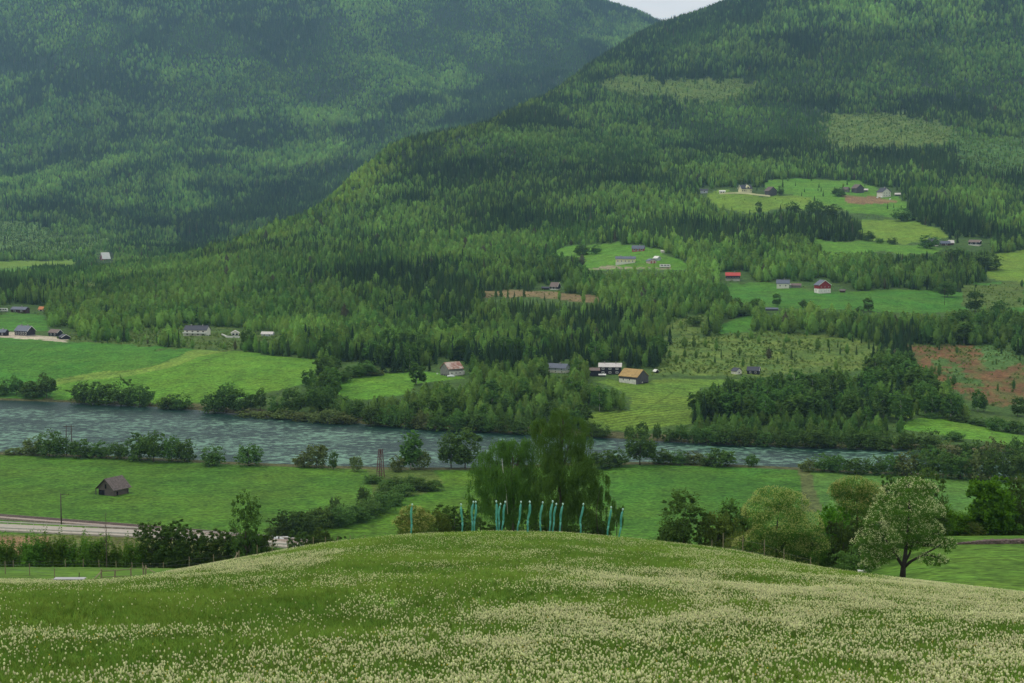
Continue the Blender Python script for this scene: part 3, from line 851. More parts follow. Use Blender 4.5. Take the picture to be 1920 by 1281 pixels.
TX, TY, TZ = bil(GX), bil(GY), bil(GZ)
tu, tv = proj(TX, TY, TZ)
tz = zone_of(tu, tv, TY, TX)
# thinning inside fields and clearings
dfac = np.ones(N_T); shr = np.zeros(N_T)
for i, zz in enumerate(ZONES):
    mm = tz == i; dfac[mm] = zz[4]; shr[mm] = zz[5]
# hand-set woods and open ground between the far bank and the farms (photograph outline, height m, species mix)
def ell(u, v, cu, cv, ru, rv): return np.exp(-(((u - cu) / ru) ** 2 + ((v - cv) / rv) ** 2))
open_poly = [
    [(-400, 744), (0, 746), (300, 756), (470, 760), (600, 748), (625, 752), (560, 792), (300, 772), (-400, 756)],   # left bank: bushes placed one by one
    [(620, 676), (760, 694), (700, 700), (640, 712)],
    [(800, 690), (880, 690), (890, 716), (800, 716)],
    [(1020, 690), (1075, 690), (1075, 703), (1020, 703)],
    [(1095, 695), (1240, 695), (1240, 718), (1095, 712)],
    [(1000, 536), (1060, 534), (1060, 547), (1000, 546)],
    [(1345, 512), (1410, 512), (1410, 532), (1345, 532)],
    [(1445, 530), (1600, 530), (1600, 550), (1445, 546)],
    [(1310, 352), (1460, 352), (1460, 368), (1310, 366)],
    [(1575, 352), (1690, 352), (1690, 372), (1575, 372)],
    [(1725, 448), (1860, 448), (1860, 470), (1725, 470)],
    [(180, 474), (215, 474), (215, 492), (180, 492)],
    [(0, 572), (90, 572), (90, 592), (0, 592)],
    [(0, 612), (145, 618), (145, 642), (0, 636)],
    [(340, 610), (460, 616), (460, 640), (340, 636)],
    [(480, 622), (530, 622), (530, 636), (480, 634)],
    [(1360, 690), (1440, 690), (1440, 706), (1360, 706)],
    [(1430, 574), (1465, 574), (1465, 584), (1430, 584)],
    [(1690, 795), (1920, 835), (1920, 850), (1700, 815)],
    [(1100, 804), (1240, 800), (1240, 812), (1140, 822)],
]
for P in open_poly:
    dfac[inpoly(tu, tv, P)] *= 0.02
nn1 = fbm(TX / 60.0 + 3, TY / 95.0, 3)
nn2 = fbm(TX / 170.0 + 31, TY / 260.0 + 9, 4)
nn3 = fbm(TX / 400.0 + 1, TY / 500.0 + 19, 3)
dfac *= np.where(TY > 1200, 0.72 + 0.45 * smooth(0.3, 0.6, nn1), 1)
keep = rng.random(N_T) < dfac
HB = [(47, 629, 46, 20), (6, 629, 20, 12), (107, 632, 40, 16), (38, 586, 34, 12), (79, 583, 10, 8), (370, 629, 50, 18), (435, 630, 34, 9), (503, 628, 16, 7), (197, 485, 14, 12),
      (848, 703, 52, 26), (1048, 698, 40, 17), (1143, 702, 44, 20), (1113, 706, 18, 16), (1188, 719, 62, 28), (1231, 699, 12, 8), (1173, 494, 40, 14), (1197, 471, 24, 12), (1224, 493, 26, 10),
      (1247, 502, 20, 6), (1243, 474, 8, 6), (1041, 543, 18, 14), (1025, 542, 14, 7), (1374, 527, 32, 18), (1468, 540, 26, 16), (1492, 539, 24, 9), (1542, 549, 32, 26), (1580, 548, 14, 8),
      (1397, 362, 28, 16), (1400, 369, 100, 5), (1445, 366, 20, 16), (1354, 363, 12, 7), (1320, 362, 14, 7), (1608, 361, 22, 14), (1586, 360, 14, 8), (1657, 370, 30, 18), (1655, 375, 26, 6),
      (1755, 461, 44, 16), (1783, 459, 12, 8), (1828, 461, 28, 11), (1383, 700, 16, 9), (1413, 700, 26, 12), (1447, 581, 20, 5)]
# species: birch share
birch = 0.40 + 1.7 * (nn2 - 0.5) + 0.9 * (nn1 - 0.5) + 0.6 * (nn3 - 0.5)
sy = np.interp(np.clip(TX / (TY + Y0), Q[0], Q[-1]), Q, CY[19])
birch = np.where(TY < 1400, birch + 0.22, birch)
birch = birch + 0.35 * np.exp(-((TY - sy + 60) / 90.0) ** 2) - 0.3 * smooth(0, 60, TY - sy) * (1 - smooth(500, 1100, TY - sy)) * (tu > 250)
birch = np.where(TY > 2600, birch - 0.10, birch)
for cu, cv, ru, rv, a in [
    # bright birch patches (+) and dark spruce stands (-)
    (960, 262, 110, 22, .6), (1000, 330, 90, 50, .25), (690, 285, 30, 20, .5), (700, 150, 70, 40, .4), (1000, 40, 120, 40, .35),
    (250, 215, 120, 18, .45), (100, 230, 70, 18, .4), (520, 150, 120, 40, .3), (330, 120, 120, 12, .4), (800, 215, 70, 16, .45),
    (620, 225, 60, 12, .6), (560, 300, 70, 22, .5), (480, 340, 70, 26, .5), (640, 210, 50, 14, .5), (1180, 110, 60, 30, .3), (1400, 105, 80, 25, .5),
    (1380, 200, 60, 20, .3), (1500, 110, 120, 40, .25), (1640, 180, 90, 30, .4), (1700, 60, 100, 25, .25), (1860, 130, 60, 30, .3),
    (1820, 360, 90, 26, .45), (1350, 340, 60, 20, .3), (1660, 470, 160, 16, .5), (1620, 510, 140, 30, .5), (1210, 545, 120, 40, .6),
    (560, 590, 160, 40, .45), (330, 560, 160, 50, .6), (900, 620, 150, 40, .2), (520, 440, 120, 30, .25), (900, 490, 120, 14, .5),
    (620, 100, 90, 22, -.2), (350, 70, 300, 26, -.4), (100, 130, 160, 40, -.35), (900, 110, 130, 60, -.3), (760, 200, 40, 24, -.3), (920, 190, 60, 30, -.4),
    (1400, 60, 130, 36, -.3), (1300, 20, 100, 20, -.3), (1400, 250, 130, 36, -.5), (1700, 320, 140, 30, -.45), (1450, 230, 90, 20, -.4),
    (700, 520, 150, 30, -.55), (850, 545, 120, 16, -.5), (1100, 440, 200, 26, -.5), (1290, 450, 100, 30, -.45), (1020, 590, 140, 40, -.5), (1130, 610, 60, 30, -.4),
    (120, 515, 110, 16, -.8), (30, 550, 80, 24, -.6), (1690, 650, 30, 30, -.7), (600, 400, 60, 30, -.25), (700, 350, 60, 30, -.2), (1900, 390, 60, 20, -.3)]:
    birch = birch + a * ell(tu, tv, cu, cv, ru, rv)
# the lowland between river and first farms is broadleaf
low = (TY < 850)
birch = np.where(low & (tv > 700), 1.3, birch)
birch = np.where((tu > 1225) & (tu < 1690) & (tv > 640) & (tv < 800) & low, 0.72, birch)
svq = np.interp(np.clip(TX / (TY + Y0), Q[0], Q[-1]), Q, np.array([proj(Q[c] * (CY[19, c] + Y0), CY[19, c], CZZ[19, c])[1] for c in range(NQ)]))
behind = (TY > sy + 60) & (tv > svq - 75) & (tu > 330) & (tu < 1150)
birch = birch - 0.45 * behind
birch = np.where(TY > 3300, birch + 0.14, birch)
birch = birch + 0.7 * ell(tu, tv, 1560, 612, 220, 26) + 0.6 * ell(tu, tv, 1860, 620, 140, 26)
isb = rng.random(N_T) < np.clip(birch, 0.04, 0.97)
H = np.where(isb, rng.normal(10.5, 2.6, N_T), rng.normal(13.5, 2.6, N_T))
H *= np.where(TY > 2600, 1.12, 1.0) * np.where(TY > 3900, 1.12, 1.0) * np.where((TY < 1300) & ~isb, 0.8, 1.0)
# young plantations: short even trees
young = ((nn3 > 0.56) & (TY > 1400)) 
for cu, cv, ru, rv in [(450, 190, 160, 25), (1130, 290, 120, 30), (330, 560, 190, 45), (1260, 560, 90, 30), (1000, 280, 200, 30), (1700, 120, 200, 20), (1500, 150, 90, 20), (560, 620, 120, 22)]:
    young |= ell(tu, tv, cu, cv, ru, rv) > 0.42
H = np.where(young, H * 0.72, H)
inz = tz >= 0
H = np.where(inz, H * 0.55, H)
# the low wood between the two far-bank fields and the strip along the water
W1 = inpoly(tu, tv, [(600, 800), (620, 750), (770, 738), (800, 712), (900, 700), (1000, 690), (1080, 718), (1180, 738), (1180, 768), (1100, 785), (1090, 812), (950, 814), (800, 806)])
H = np.where(W1, rng.normal(8.4, 1.5, N_T), H)
W3 = (TY < 760) & (tu > 1100) & (tv > 795)
H = np.where(W3, rng.normal(6.2, 1.2, N_T), H)
H = np.where((TY < 3000) & (TY > 860), H * 0.77, np.where(TY <= 860, H * 0.9, H))
H = np.clip(H, 3.0, 21)
near_edge = (TY < farY.min() + 0)  # none
# crest of the near spur: birch on top, conifers in the gorge behind, sun and shade put into their tints
# and nothing in front of a building
for hu, hv, hw_, hh in HB:
    for fr_ in (0.0, 0.35, 0.75, 1.0):
        keep &= ~((np.abs(tu - hu) < hw_ / 2 + 2) & (tv - fr_ * (H * F / TY) > hv - hh) & (tv - fr_ * (H * F / TY) < hv + 1) & (TY < 1e9))
# no crown may stand up into an open field or yard behind it
Hpx = H * F / TY
for fr_ in (0.9, 0.5):
    zt_ = zone_of(tu, tv - fr_ * Hpx, TY, TX)
    for i, zz in enumerate(ZONES):
        if zz[4] <= 0.05: keep &= ~((zt_ == i) & (tz != i) & (rng.random(N_T) < 0.95))
    for P in open_poly[1:-2]:
        keep &= ~inpoly(tu, tv - fr_ * Hpx, P)
sel = np.nonzero(keep & (TZ > CZ - 95.4))[0]
TX, TY, TZ, tu, tv, isb, H, nn1, nn2, nn3, young, inzs = [a[sel] for a in (TX, TY, TZ, tu, tv, isb, H, nn1, nn2, nn3, young, inz)]
n = len(sel)
# colour of each tree
tint = np.zeros((n, 3))
S1, S2 = np.array(lin(52, 76, 44)), np.array(lin(86, 114, 58))
B1, B2 = np.array(lin(82, 118, 54)), np.array(lin(134, 168, 76))
kk = np.clip(rng.random(n) * 0.75 - 0.1 + smooth(0.35, 0.65, nn1) * 0.45, 0, 1)[:, None]
tint = np.where(isb[:, None], B1 * (1 - kk) + B2 * kk, S1 * (1 - kk) + S2 * kk)
tint = np.where((young & ~isb)[:, None], tint * np.array([1.45, 1.55, 1.1]), tint)
gorge_shade = behind[sel]; crest_sun = np.exp(-((TY - sy[sel] + 70) / 110.0) ** 2) * (tu > 380) * (tu < 1250)
tint = tint * np.where(gorge_shade, 0.84, 1.0)[:, None] * np.where(TY > 3300, 1.25, 1.0)[:, None] * (1 + crest_sun[:, None] * np.array([0.30, 0.16, -0.1]))  # gorge trees darkened as shade, crest trees warmed as if sunlit
tint = tint * np.where(TY < 860, 0.98, 1.0)[:, None]
tint = tint * (0.82 + 0.36 * smooth(.35, .65, nn2))[:, None]
odd = rng.random(n) < 0.008
tint[odd] = np.array(lin(96, 98, 70))
Wd = np.where(isb, H * rng.uniform(0.8, 1.3, n), H * rng.uniform(0.85, 1.2, n))
rzv = rng.uniform(0, 6.28, n)

# the trees that show largest become objects of their own, the rest is the forest
app = H / TY
inview = (tu > 8) & (tu < 1912) & (tv > 6) & (tv < 1270)
# in full view only if not tucked behind others: prefer those standing at an edge or high
indiv = np.zeros(n, bool)
NB_IND, NS_IND = 205, 300
ib = np.nonzero(isb & inview)[0]; ib = ib[np.argsort(-app[ib])][:NB_IND]
isx = np.nonzero(~isb & inview)[0]; isx = isx[np.argsort(-app[isx])][:NS_IND]
indiv[ib] = True; indiv[isx] = True

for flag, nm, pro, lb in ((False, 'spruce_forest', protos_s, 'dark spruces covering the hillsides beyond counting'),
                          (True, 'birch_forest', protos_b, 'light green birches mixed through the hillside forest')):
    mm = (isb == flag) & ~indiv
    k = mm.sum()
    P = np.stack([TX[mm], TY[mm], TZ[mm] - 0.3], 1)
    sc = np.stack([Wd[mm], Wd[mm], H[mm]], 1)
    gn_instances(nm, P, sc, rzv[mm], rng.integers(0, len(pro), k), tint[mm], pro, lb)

# shrubs and seedlings in the clearings and under the edges
w2, _ = cell_points(0, lambda u, v, Y, X: np.where(Y < 2000, 1 / 4.5, 1 / 9.0))
N2 = rng.poisson(w2.sum() * 0.6)
cs = np.cumsum(w2.ravel()); pick = np.searchsorted(cs, rng.random(N2) * cs[-1])
pr, pc = np.unravel_index(np.clip(pick, 0, w2.size - 1), w2.shape); pr = pr + r0
fr = rng.random(N2); fc = rng.random(N2)
sX, sY, sZ = bil(GX), bil(GY), bil(GZ)
su, sv = proj(sX, sY, sZ); sz = zone_of(su, sv, sY, sX)
sh = np.full(N2, 0.10)
for i, zz in enumerate(ZONES): sh[sz == i] = zz[5]
sh = sh * (0.25 + 1.4 * smooth(0.35, 0.62, fbm(sX / 22.0, sY / 30.0, 3)))
kp = (rng.random(N2) < sh) & (sZ > CZ - 95.2)
sX, sY, sZ = sX[kp], sY[kp], sZ[kp]; ks = len(sX)
t_ = rng.random(ks)[:, None]
st = np.array(lin(84, 118, 50)) * (1 - t_) + np.array(lin(148, 168, 84)) * t_
sc = rng.uniform(0.45, 1.6, ks) * np.where(sY > 2000, 1.6, 1)
gn_instances('shrub_cover', np.stack([sX, sY, sZ - 0.1], 1), np.stack([sc, sc, sc * 0.9], 1), rng.uniform(0, 6.28, ks), rng.integers(0, 2, ks), st, protos_k,
             'low shrubs and seedlings on the cleared slopes')
print('TREES', n, 'shrubs', ks, 'indiv Y range', TY[ib].max(), TY[isx].max())
#PART3

# ------------------------------------------------------------ individual trees
BARK = mat('grey brown bark', lin(92, 82, 70), 0.9, 0.25, 6.0)
BARK_W = mat('white birch bark', lin(196, 192, 180), 0.8, 0.35, 5.0)
M_LEAF = {
    'spruce': leaf_mat('spruce needles', lin(52, 76, 45), 0.3),
    'birch': leaf_mat('birch leaves', lin(88, 122, 54), 0.32),
    'river': leaf_mat('alder leaves', lin(92, 124, 58), 0.3),
    'willow': leaf_mat('willow leaves', lin(112, 128, 72), 0.25),
    'hedge': leaf_mat('hedge leaves', lin(94, 124, 60), 0.28),
    'young': leaf_mat('young ash leaves', lin(104, 142, 54), 0.3, translu=0.4),
    'dark': leaf_mat('dark bush leaves', lin(84, 110, 52), 0.3, translu=.3),
    'weep': leaf_mat('weeping birch leaves', lin(94, 128, 54), 0.36, translu=0.35),
    'olive': leaf_mat('olive bush leaves', lin(108, 126, 56), 0.3, translu=.35),
    'reddish': leaf_mat('bronze birch leaves', lin(90, 116, 54), 0.3, translu=.35),
    'bright': leaf_mat('bright maple leaves', lin(92, 138, 36), 0.28, translu=0.4),
    'rowan': leaf_mat('rowan leaves', lin(94, 126, 50), 0.3, translu=0.3),
    'blossom': leaf_mat('cream blossom', lin(226, 230, 172), 0.12, translu=0.3),
    'blossom_y': leaf_mat('yellow green blossom', lin(184, 186, 108), 0.15, translu=0.3),
}
def trunk_mesh(name, m, h, r0, seed, limbs=5, spread=0.2, lean=0.02):
    r = np.random.default_rng(seed); mb = MB()
    pts = [(lean * h * math.sin(i * 1.3) * 0.5, lean * h * math.cos(i * 1.7) * 0.5, h * i / 6) for i in range(7)]
    pts[0] = (0, 0, -0.03 * h)
    mb.tube(pts, [r0 * (1.15 - i / 6.4) for i in range(7)], 7)
    for k in range(limbs):
        a = 2 * math.pi * k / limbs + r.uniform(-.4, .4); z = h * r.uniform(0.25, 0.7)
        Lh = spread * h * r.uniform(.8, 1.3)
        mb.tube([(0, 0, z), (0.5 * Lh * math.cos(a), 0.5 * Lh * math.sin(a), z + 0.35 * Lh), (Lh * math.cos(a), Lh * math.sin(a), z + 1.0 * Lh)],
                [r0 * 0.45, r0 * 0.3, r0 * 0.1], 5)
    return mb.mesh(name, m, True)
def spire_mesh(nm, m, seed):
    r = np.random.default_rng(seed); lobes = []
    for i in range(9):
        a = r.uniform(0, 6.28); d = r.uniform(0, .26); h_ = r.uniform(.62, .97) if i else 0.99
        w_ = r.uniform(.09, .14)
        lobes.append((d * math.cos(a), d * math.sin(a), h_ * .5, w_, w_, h_ * .5)); lobes.append((d * math.cos(a), d * math.sin(a), h_ * .3, w_ * 1.5, w_ * 1.5, h_ * .3))
    P = crown_points(lobes, 6500, r, .3); P[:, 2] = np.clip(P[:, 2], .01, 1)
    v, f = quads_at(P, .03 * r.uniform(.7, 1.3, len(P)), r, up=.5)
    return mesh_np(nm, v, f, [M_LEAF[m]])
# shapes of height 1 shared by many copies
SH = {}
def shape(key, i):
    return SH[key][i % len(SH[key])]
def rm(nm, m, seed, **k): return round_mesh(nm, M_LEAF[m], seed, **k)
SH['spruce'] = [spruce_mesh('spruce crown', M_LEAF['spruce'], 120 + i, tiers=13, arms=11, width=(0.16, 0.14, 0.19)[i]) for i in range(3)]
SH['birch'] = [rm('birch crown', 'birch', 140 + i, n=900, w=(0.27, 0.31, 0.23)[i], size=0.045, tall=i == 2, lob=7) for i in range(3)]
SH['river'] = [rm('alder crown', 'river', 160 + i, n=2200, w=(0.46, 0.5, 0.42)[i], base=0.02, size=0.038, lob=12, per=24) for i in range(3)]
SH['tallriver'] = [rm('tall alder crown', 'river', 170 + i, n=2200, w=(0.3, 0.34)[i], base=0.05, size=0.034, tall=True, lob=12, per=24) for i in range(2)]
SH['willow'] = [rm('willow crown', 'willow', 180 + i, n=1300, w=0.5, base=0.0, size=0.05, lob=9) for i in range(2)]
SH['hedge'] = [rm('hedge bush crown', 'hedge', 190 + i, n=2200, w=0.5, base=0.0, size=0.04, lob=9) for i in range(3)]
SH['young'] = [spire_mesh('young tree crown', 'young', 200 + i) for i in range(3)]
SH['dark'] = [rm('bush crown', 'dark', 210 + i, n=8000, w=(0.44, 0.36)[i], base=0.0, size=0.022, lob=20, per=40, sp=0.10) for i in range(2)]
SH['olive'] = [rm('olive bush crown', 'olive', 220 + i, n=9000, w=0.5, base=0.0, size=0.022, lob=20, per=40, sp=0.10) for i in range(2)]
SH['reddish'] = [rm('bronze birch crown', 'reddish', 230, n=7500, w=0.36, base=0.04, size=0.02, tall=True, lob=20, per=46, sp=0.09)]
SH['bright'] = [rm('maple crown', 'bright', 240 + i, n=9000, w=(0.36, 0.46)[i], base=0.03, size=0.026, tall=i == 0, lob=20, per=40, sp=0.1) for i in range(2)]
TRK = {'w': [trunk_mesh('birch trunk', BARK_W, 0.72, 0.012, 5 + i, 5, 0.14) for i in range(2)],
       'b': [trunk_mesh('grey trunk', BARK, 0.66, 0.016, 9 + i, 6, 0.18) for i in range(2)],
       's': [trunk_mesh('spruce trunk', BARK, 0.95, 0.012, 14, 0, 0)]}
def set_tree(name, key, loc, h, w, i, label, cat, group, trunk='b', rz=None):
    """Empty at the foot > crown, trunk; crown meshes are shared between copies"""
    e = empty(name, loc, random.uniform(0, 6.28) if rz is None else rz)
    tag(e, label, cat, group)
    me = shape(key, i)
    c = link('crown', me, e); 
    co = SHW.setdefault(me.name, float(np.percentile(np.abs(np.array([v.co.x for v in me.vertices])), 96)))
    sx = w / 2 / co
    c.scale = (sx, sx, h)
    t = link('trunk', TRK[trunk][i % len(TRK[trunk])], e)
    t.scale = (h, h, h)
    return e
SHW = {}

# place names used in the labels of forest trees
def where(u, v):
    if v < 500: y = 'high on the slope'
    if u < 150: return 'in the wood beside the dark farmhouses at the left edge'
    if u < 480:
        return 'in the wood above the white balcony house' if v < 640 else 'by the left field across the river'
    if u < 800:
        return 'in the wood above the big left field' if v < 690 else 'near the wood beside the small middle field'
    if u < 1010: return 'around the rusty-roofed barn' if v > 640 else 'in the wood above the rusty-roofed barn'
    if u < 1240:
        return 'in the wood behind the ochre-roofed barn' if v < 700 else 'in the wood in front of the grey-roofed white house'
    if u < 1330: return 'at the edge of the clearing right of the ochre-roofed barn'
    if u < 1460: return 'around the two hidden dark-roofed houses' if v > 640 else 'below the red-roofed house'
    if u < 1690: return 'in the wood between the clearing and the river' if v > 690 else 'in the belt of trees below the red barn'
    return 'around the reddish felled slope' if v > 640 else 'in the belt of trees above the reddish felled slope'
def depth_word(v): 
    return 'low' if v > 690 else ('midway' if v > 655 else ('high' if v > 620 else 'topmost'))
for cnt, j in enumerate(np.concatenate([ib, isx])):
    j = int(j); w_ = where(tu[j], tv[j]); tall = H[j]; w_ = w_.replace('in the wood', f'{depth_word(tv[j])} in the wood') if 'in the wood' in w_ else w_
    if isb[j]:
        s_ = 'tall' if tall > 11 else ('low' if tall < 7 else 'rounded')
        set_tree('birch_tree', 'birch', (TX[j], TY[j], TZ[j] - 0.2), H[j], Wd[j] * 0.55, cnt, f'{s_} leafy birch {w_}', 'birch tree', f'{s_} birches {w_}', 'w')
    else:
        s_ = 'tall dark' if tall > 11.5 else ('short dark' if tall < 7.5 else 'dark')
        set_tree('spruce_tree', 'spruce', (TX[j], TY[j], TZ[j] - 0.2), H[j], Wd[j] * 0.33, cnt, f'{s_} spruce {w_}', 'spruce tree', f'{s_} spruces {w_}', 's')

def place(u, vtop, wpx, base, key, i, name, label, cat, group=None, trunk='b', rz=None):
    """u, top row and width as in the photograph; base: row of the foot, or -Y for a depth when the foot is hidden"""
    P = at(u, base, 30) if base > 0 else at_y(u, -base)
    zt = z_of(vtop, P.y)
    h = max(zt - P.z, 1.0); w = wpx * P.y / F
    e = set_tree(name, key, P - Vector((0, 0, 0.15)), h, w, i, label, cat, group, trunk, rz)
    return e, P, h, w

# far bank of the river, left to right (centre, top, width, foot)
FB = [(4, 706, 32, 740, 'river'), (31, 702, 22, 740, 'tallriver'), (62, 708, 36, 744, 'river'), (88, 697, 30, 746, 'tallriver'),
      (152, 710, 40, 756, 'river'), (192, 708, 42, 760, 'river'), (228, 702, 46, 762, 'river'), (262, 716, 40, 764, 'river'),
      (312, 736, 30, 770, 'river'), (342, 732, 36, 770, 'river'), (402, 730, 42, 776, 'river'), (424, 714, 36, 774, 'tallriver'),
      (446, 726, 30, 776, 'tallriver'), (488, 724, 20, 770, 'tallriver'), (470, 736, 18, 768, 'tallriver'), (520, 736, 30, 778, 'river'),
      (549, 724, 30, 778, 'tallriver'), (590, 722, 34, 772, 'tallriver'), (562, 734, 30, 760, 'river'), (590, 716, 28, 735, 'river'),
      (612, 706, 30, 722, 'river'), (640, 690, 36, 716, 'river'), (662, 682, 34, 708, 'river'), (684, 672, 34, 704, 'river'),
      (705, 690, 24, 704, 'willow'), (606, 730, 26, 770, 'tallriver'),
      (468, 766, 40, 786, 'willow'), (500, 768, 34, 788, 'willow'), (534, 762, 36, 788, 'willow'), (565, 770, 34, 792, 'willow'),
      (592, 768, 30, 796, 'willow'), (620, 762, 34, 798, 'willow'), (645, 770, 34, 798, 'willow'),
      (640, 738, 36, 776, 'river'), (672, 744, 34, 784, 'river'), (700, 748, 34, 800, 'river'), (730, 752, 36, 803, 'river'),
      (760, 758, 34, 806, 'river'), (790, 764, 34, 806, 'willow'), (822, 760, 40, 808, 'river'), (856, 762, 40, 811, 'river'),
      (888, 764, 36, 812, 'river'), (918, 768, 36, 812, 'river'), (948, 772, 32, 814, 'river'), (978, 776, 34, 816, 'river'),
      (1130, 790, 30, 822, 'river'), (1105, 786, 28, 818, 'river'), (1180, 796, 16, 824, 'tallriver'), (1205, 788, 16, 828, 'tallriver'),
      (1232, 790, 14, 828, 'tallriver'), (1256, 800, 22, 828, 'river'), (1278, 794, 24, 830, 'tallriver'), (1300, 794, 26, 832, 'river'),
      (1328, 790, 34, 834, 'river'), (1358, 782, 44, 835, 'river'), (1392, 792, 40, 836, 'river'), (1432, 802, 30, 838, 'river'),
      (1462, 800, 30, 838, 'river'), (1494, 796, 34, 840, 'river'), (1526, 792, 38, 842, 'river'), (1560, 796, 36, 842, 'river'),
      (1592, 794, 36, 844, 'river'), (1622, 798, 34, 844, 'river'), (1655, 800, 44, 846, 'river'), (1642, 756, 26, 790, 'tallriver'),
      (1700, 806, 32, 840, 'river'), (1740, 800, 44, 842, 'river'), (1785, 806, 34, 826, 'river'),
      (1666, 762, 14, 778, 'tallriver'), (1696, 776, 12, 788, 'river'), (1750, 772, 30, 784, 'river'), (1800, 774, 34, 790, 'river'),
      (1840, 780, 36, 798, 'river'), (1872, 778, 36, 808, 'river'), (1905, 784, 34, 812, 'river'), (1742, 744, 26, 770, 'river'), (1772, 734, 22, 772, 'tallriver'),
      (1845, 740, 14, 772, 'tallriver'), (1908, 742, 22, 780, 'tallriver')]
def spot_far(u):
    for a, s in ((110, 'at the far left'), (290, 'beside the left field'), (360, 'between the left clumps'), (480, 'in the second clump on the far bank'),
                 (720, 'in the hedgerow between far fields'), (1000, 'below the rusty-roofed barn'), (1240, 'below the striped field'),
                 (1420, 'right of the striped field'), (1690, 'below the young wood'), (3000, 'by the right field strip')):
        if u < a: return s
KIND = {'river': ('alder_bush', 'rounded alder', 'tree'), 'tallriver': ('alder_tree', 'narrow upright alder', 'tree'), 'willow': ('willow_bush', 'yellow green willow bush', 'bush')}
for i, (u, vt, w_, vb, k) in enumerate(FB):
    nm, d, c = KIND[k]; s_ = spot_far(u)
    place(u, vt, w_ * 1.12, vb, k, i, nm, f'{d} across the river {s_}', c, f'{d} group across the river {s_}')
# near bank
NBK = [(28, 838, 30, 852, 'willow'), (62, 815, 34, 853, 'willow'), (92, 800, 46, 856, 'river'), (118, 812, 30, 856, 'river'), (150, 817, 34, 858, 'river'),
       (188, 822, 38, 858, 'river'), (216, 826, 34, 860, 'river'), (262, 804, 46, 864, 'river'), (288, 806, 34, 866, 'tallriver'), (322, 812, 36, 866, 'river'),
       (346, 816, 30, 866, 'river'), (398, 830, 42, 872, 'river'), (466, 828, 42, 874, 'river'), (570, 842, 30, 876, 'willow'), (594, 826, 32, 877, 'willow'),
       (625, 844, 14, 880, 'tallriver'), (668, 850, 18, 884, 'willow'), (745, 850, 24, 884, 'willow'), (790, 838, 26, 878, 'willow'),
       (770, 806, 34, 880, 'birchy'), (846, 808, 42, 878, 'tallriver'), (872, 802, 44, 878, 'tallriver'), (1128, 838, 40, 878, 'river'), (1160, 836, 38, 874, 'river'),
       (1200, 798, 48, 872, 'tallriver'), (1240, 838, 34, 870, 'river'), (1272, 840, 34, 870, 'river'), (1300, 842, 30, 870, 'willow'), (1350, 836, 46, 874, 'river'),
       (1325, 848, 26, 872, 'willow'), (1408, 848, 24, 874, 'river'), (1515, 856, 26, 884, 'willow'), (1545, 846, 40, 884, 'river'), (1575, 848, 34, 886, 'river'),
       (1605, 852, 36, 888, 'river'), (1638, 850, 36, 890, 'river'), (1668, 846, 36, 890, 'river'), (1700, 840, 40, 892, 'willow'), (1735, 838, 40, 894, 'river'),
       (1768, 836, 40, 896, 'river'), (1800, 840, 40, 898, 'river'), (1832, 836, 42, 900, 'willow'), (1866, 832, 42, 902, 'river'), (1900, 836, 42, 904, 'river'),
       (1932, 830, 42, 906, 'river'), (1780, 822, 36, 872, 'willow'), (1820, 816, 38, 872, 'river'), (1860, 812, 38, 874, 'willow'), (1900, 812, 40, 876, 'river'), (1748, 830, 34, 870, 'river'),
       (1720, 836, 30, 866, 'river'), (1930, 812, 40, 876, 'river')]
def spot_near(u):
    for a, s in ((135, 'by the double power pole'), (240, 'behind the field of the old shed'), (360, 'behind the shed field'), (500, 'alone at the end of the shed field'),
                 (700, 'left of the lattice mast'), (900, 'right of the lattice mast'), (1330, 'right of the big weeping birch'), (1460, 'behind the right field'),
                 (1690, 'beyond the farm track'), (3000, 'in the thicket at the right edge')):
        if u < a: return s
for i, (u, vt, w_, vb, k) in enumerate(NBK):
    s_ = spot_near(u)
    if k == 'birchy':
        place(u, vt, w_ * 1.1, vb, 'birch', 2, 'birch_tree', 'slim birch with a white trunk on the near river bank', 'birch tree', None, 'w'); continue
    nm, d, c = KIND[k]
    place(u, vt, w_ * 1.12, vb, k, i + 1, nm, f'{d} on the near river bank {s_}', c, f'{d} group on the near river bank {s_}')
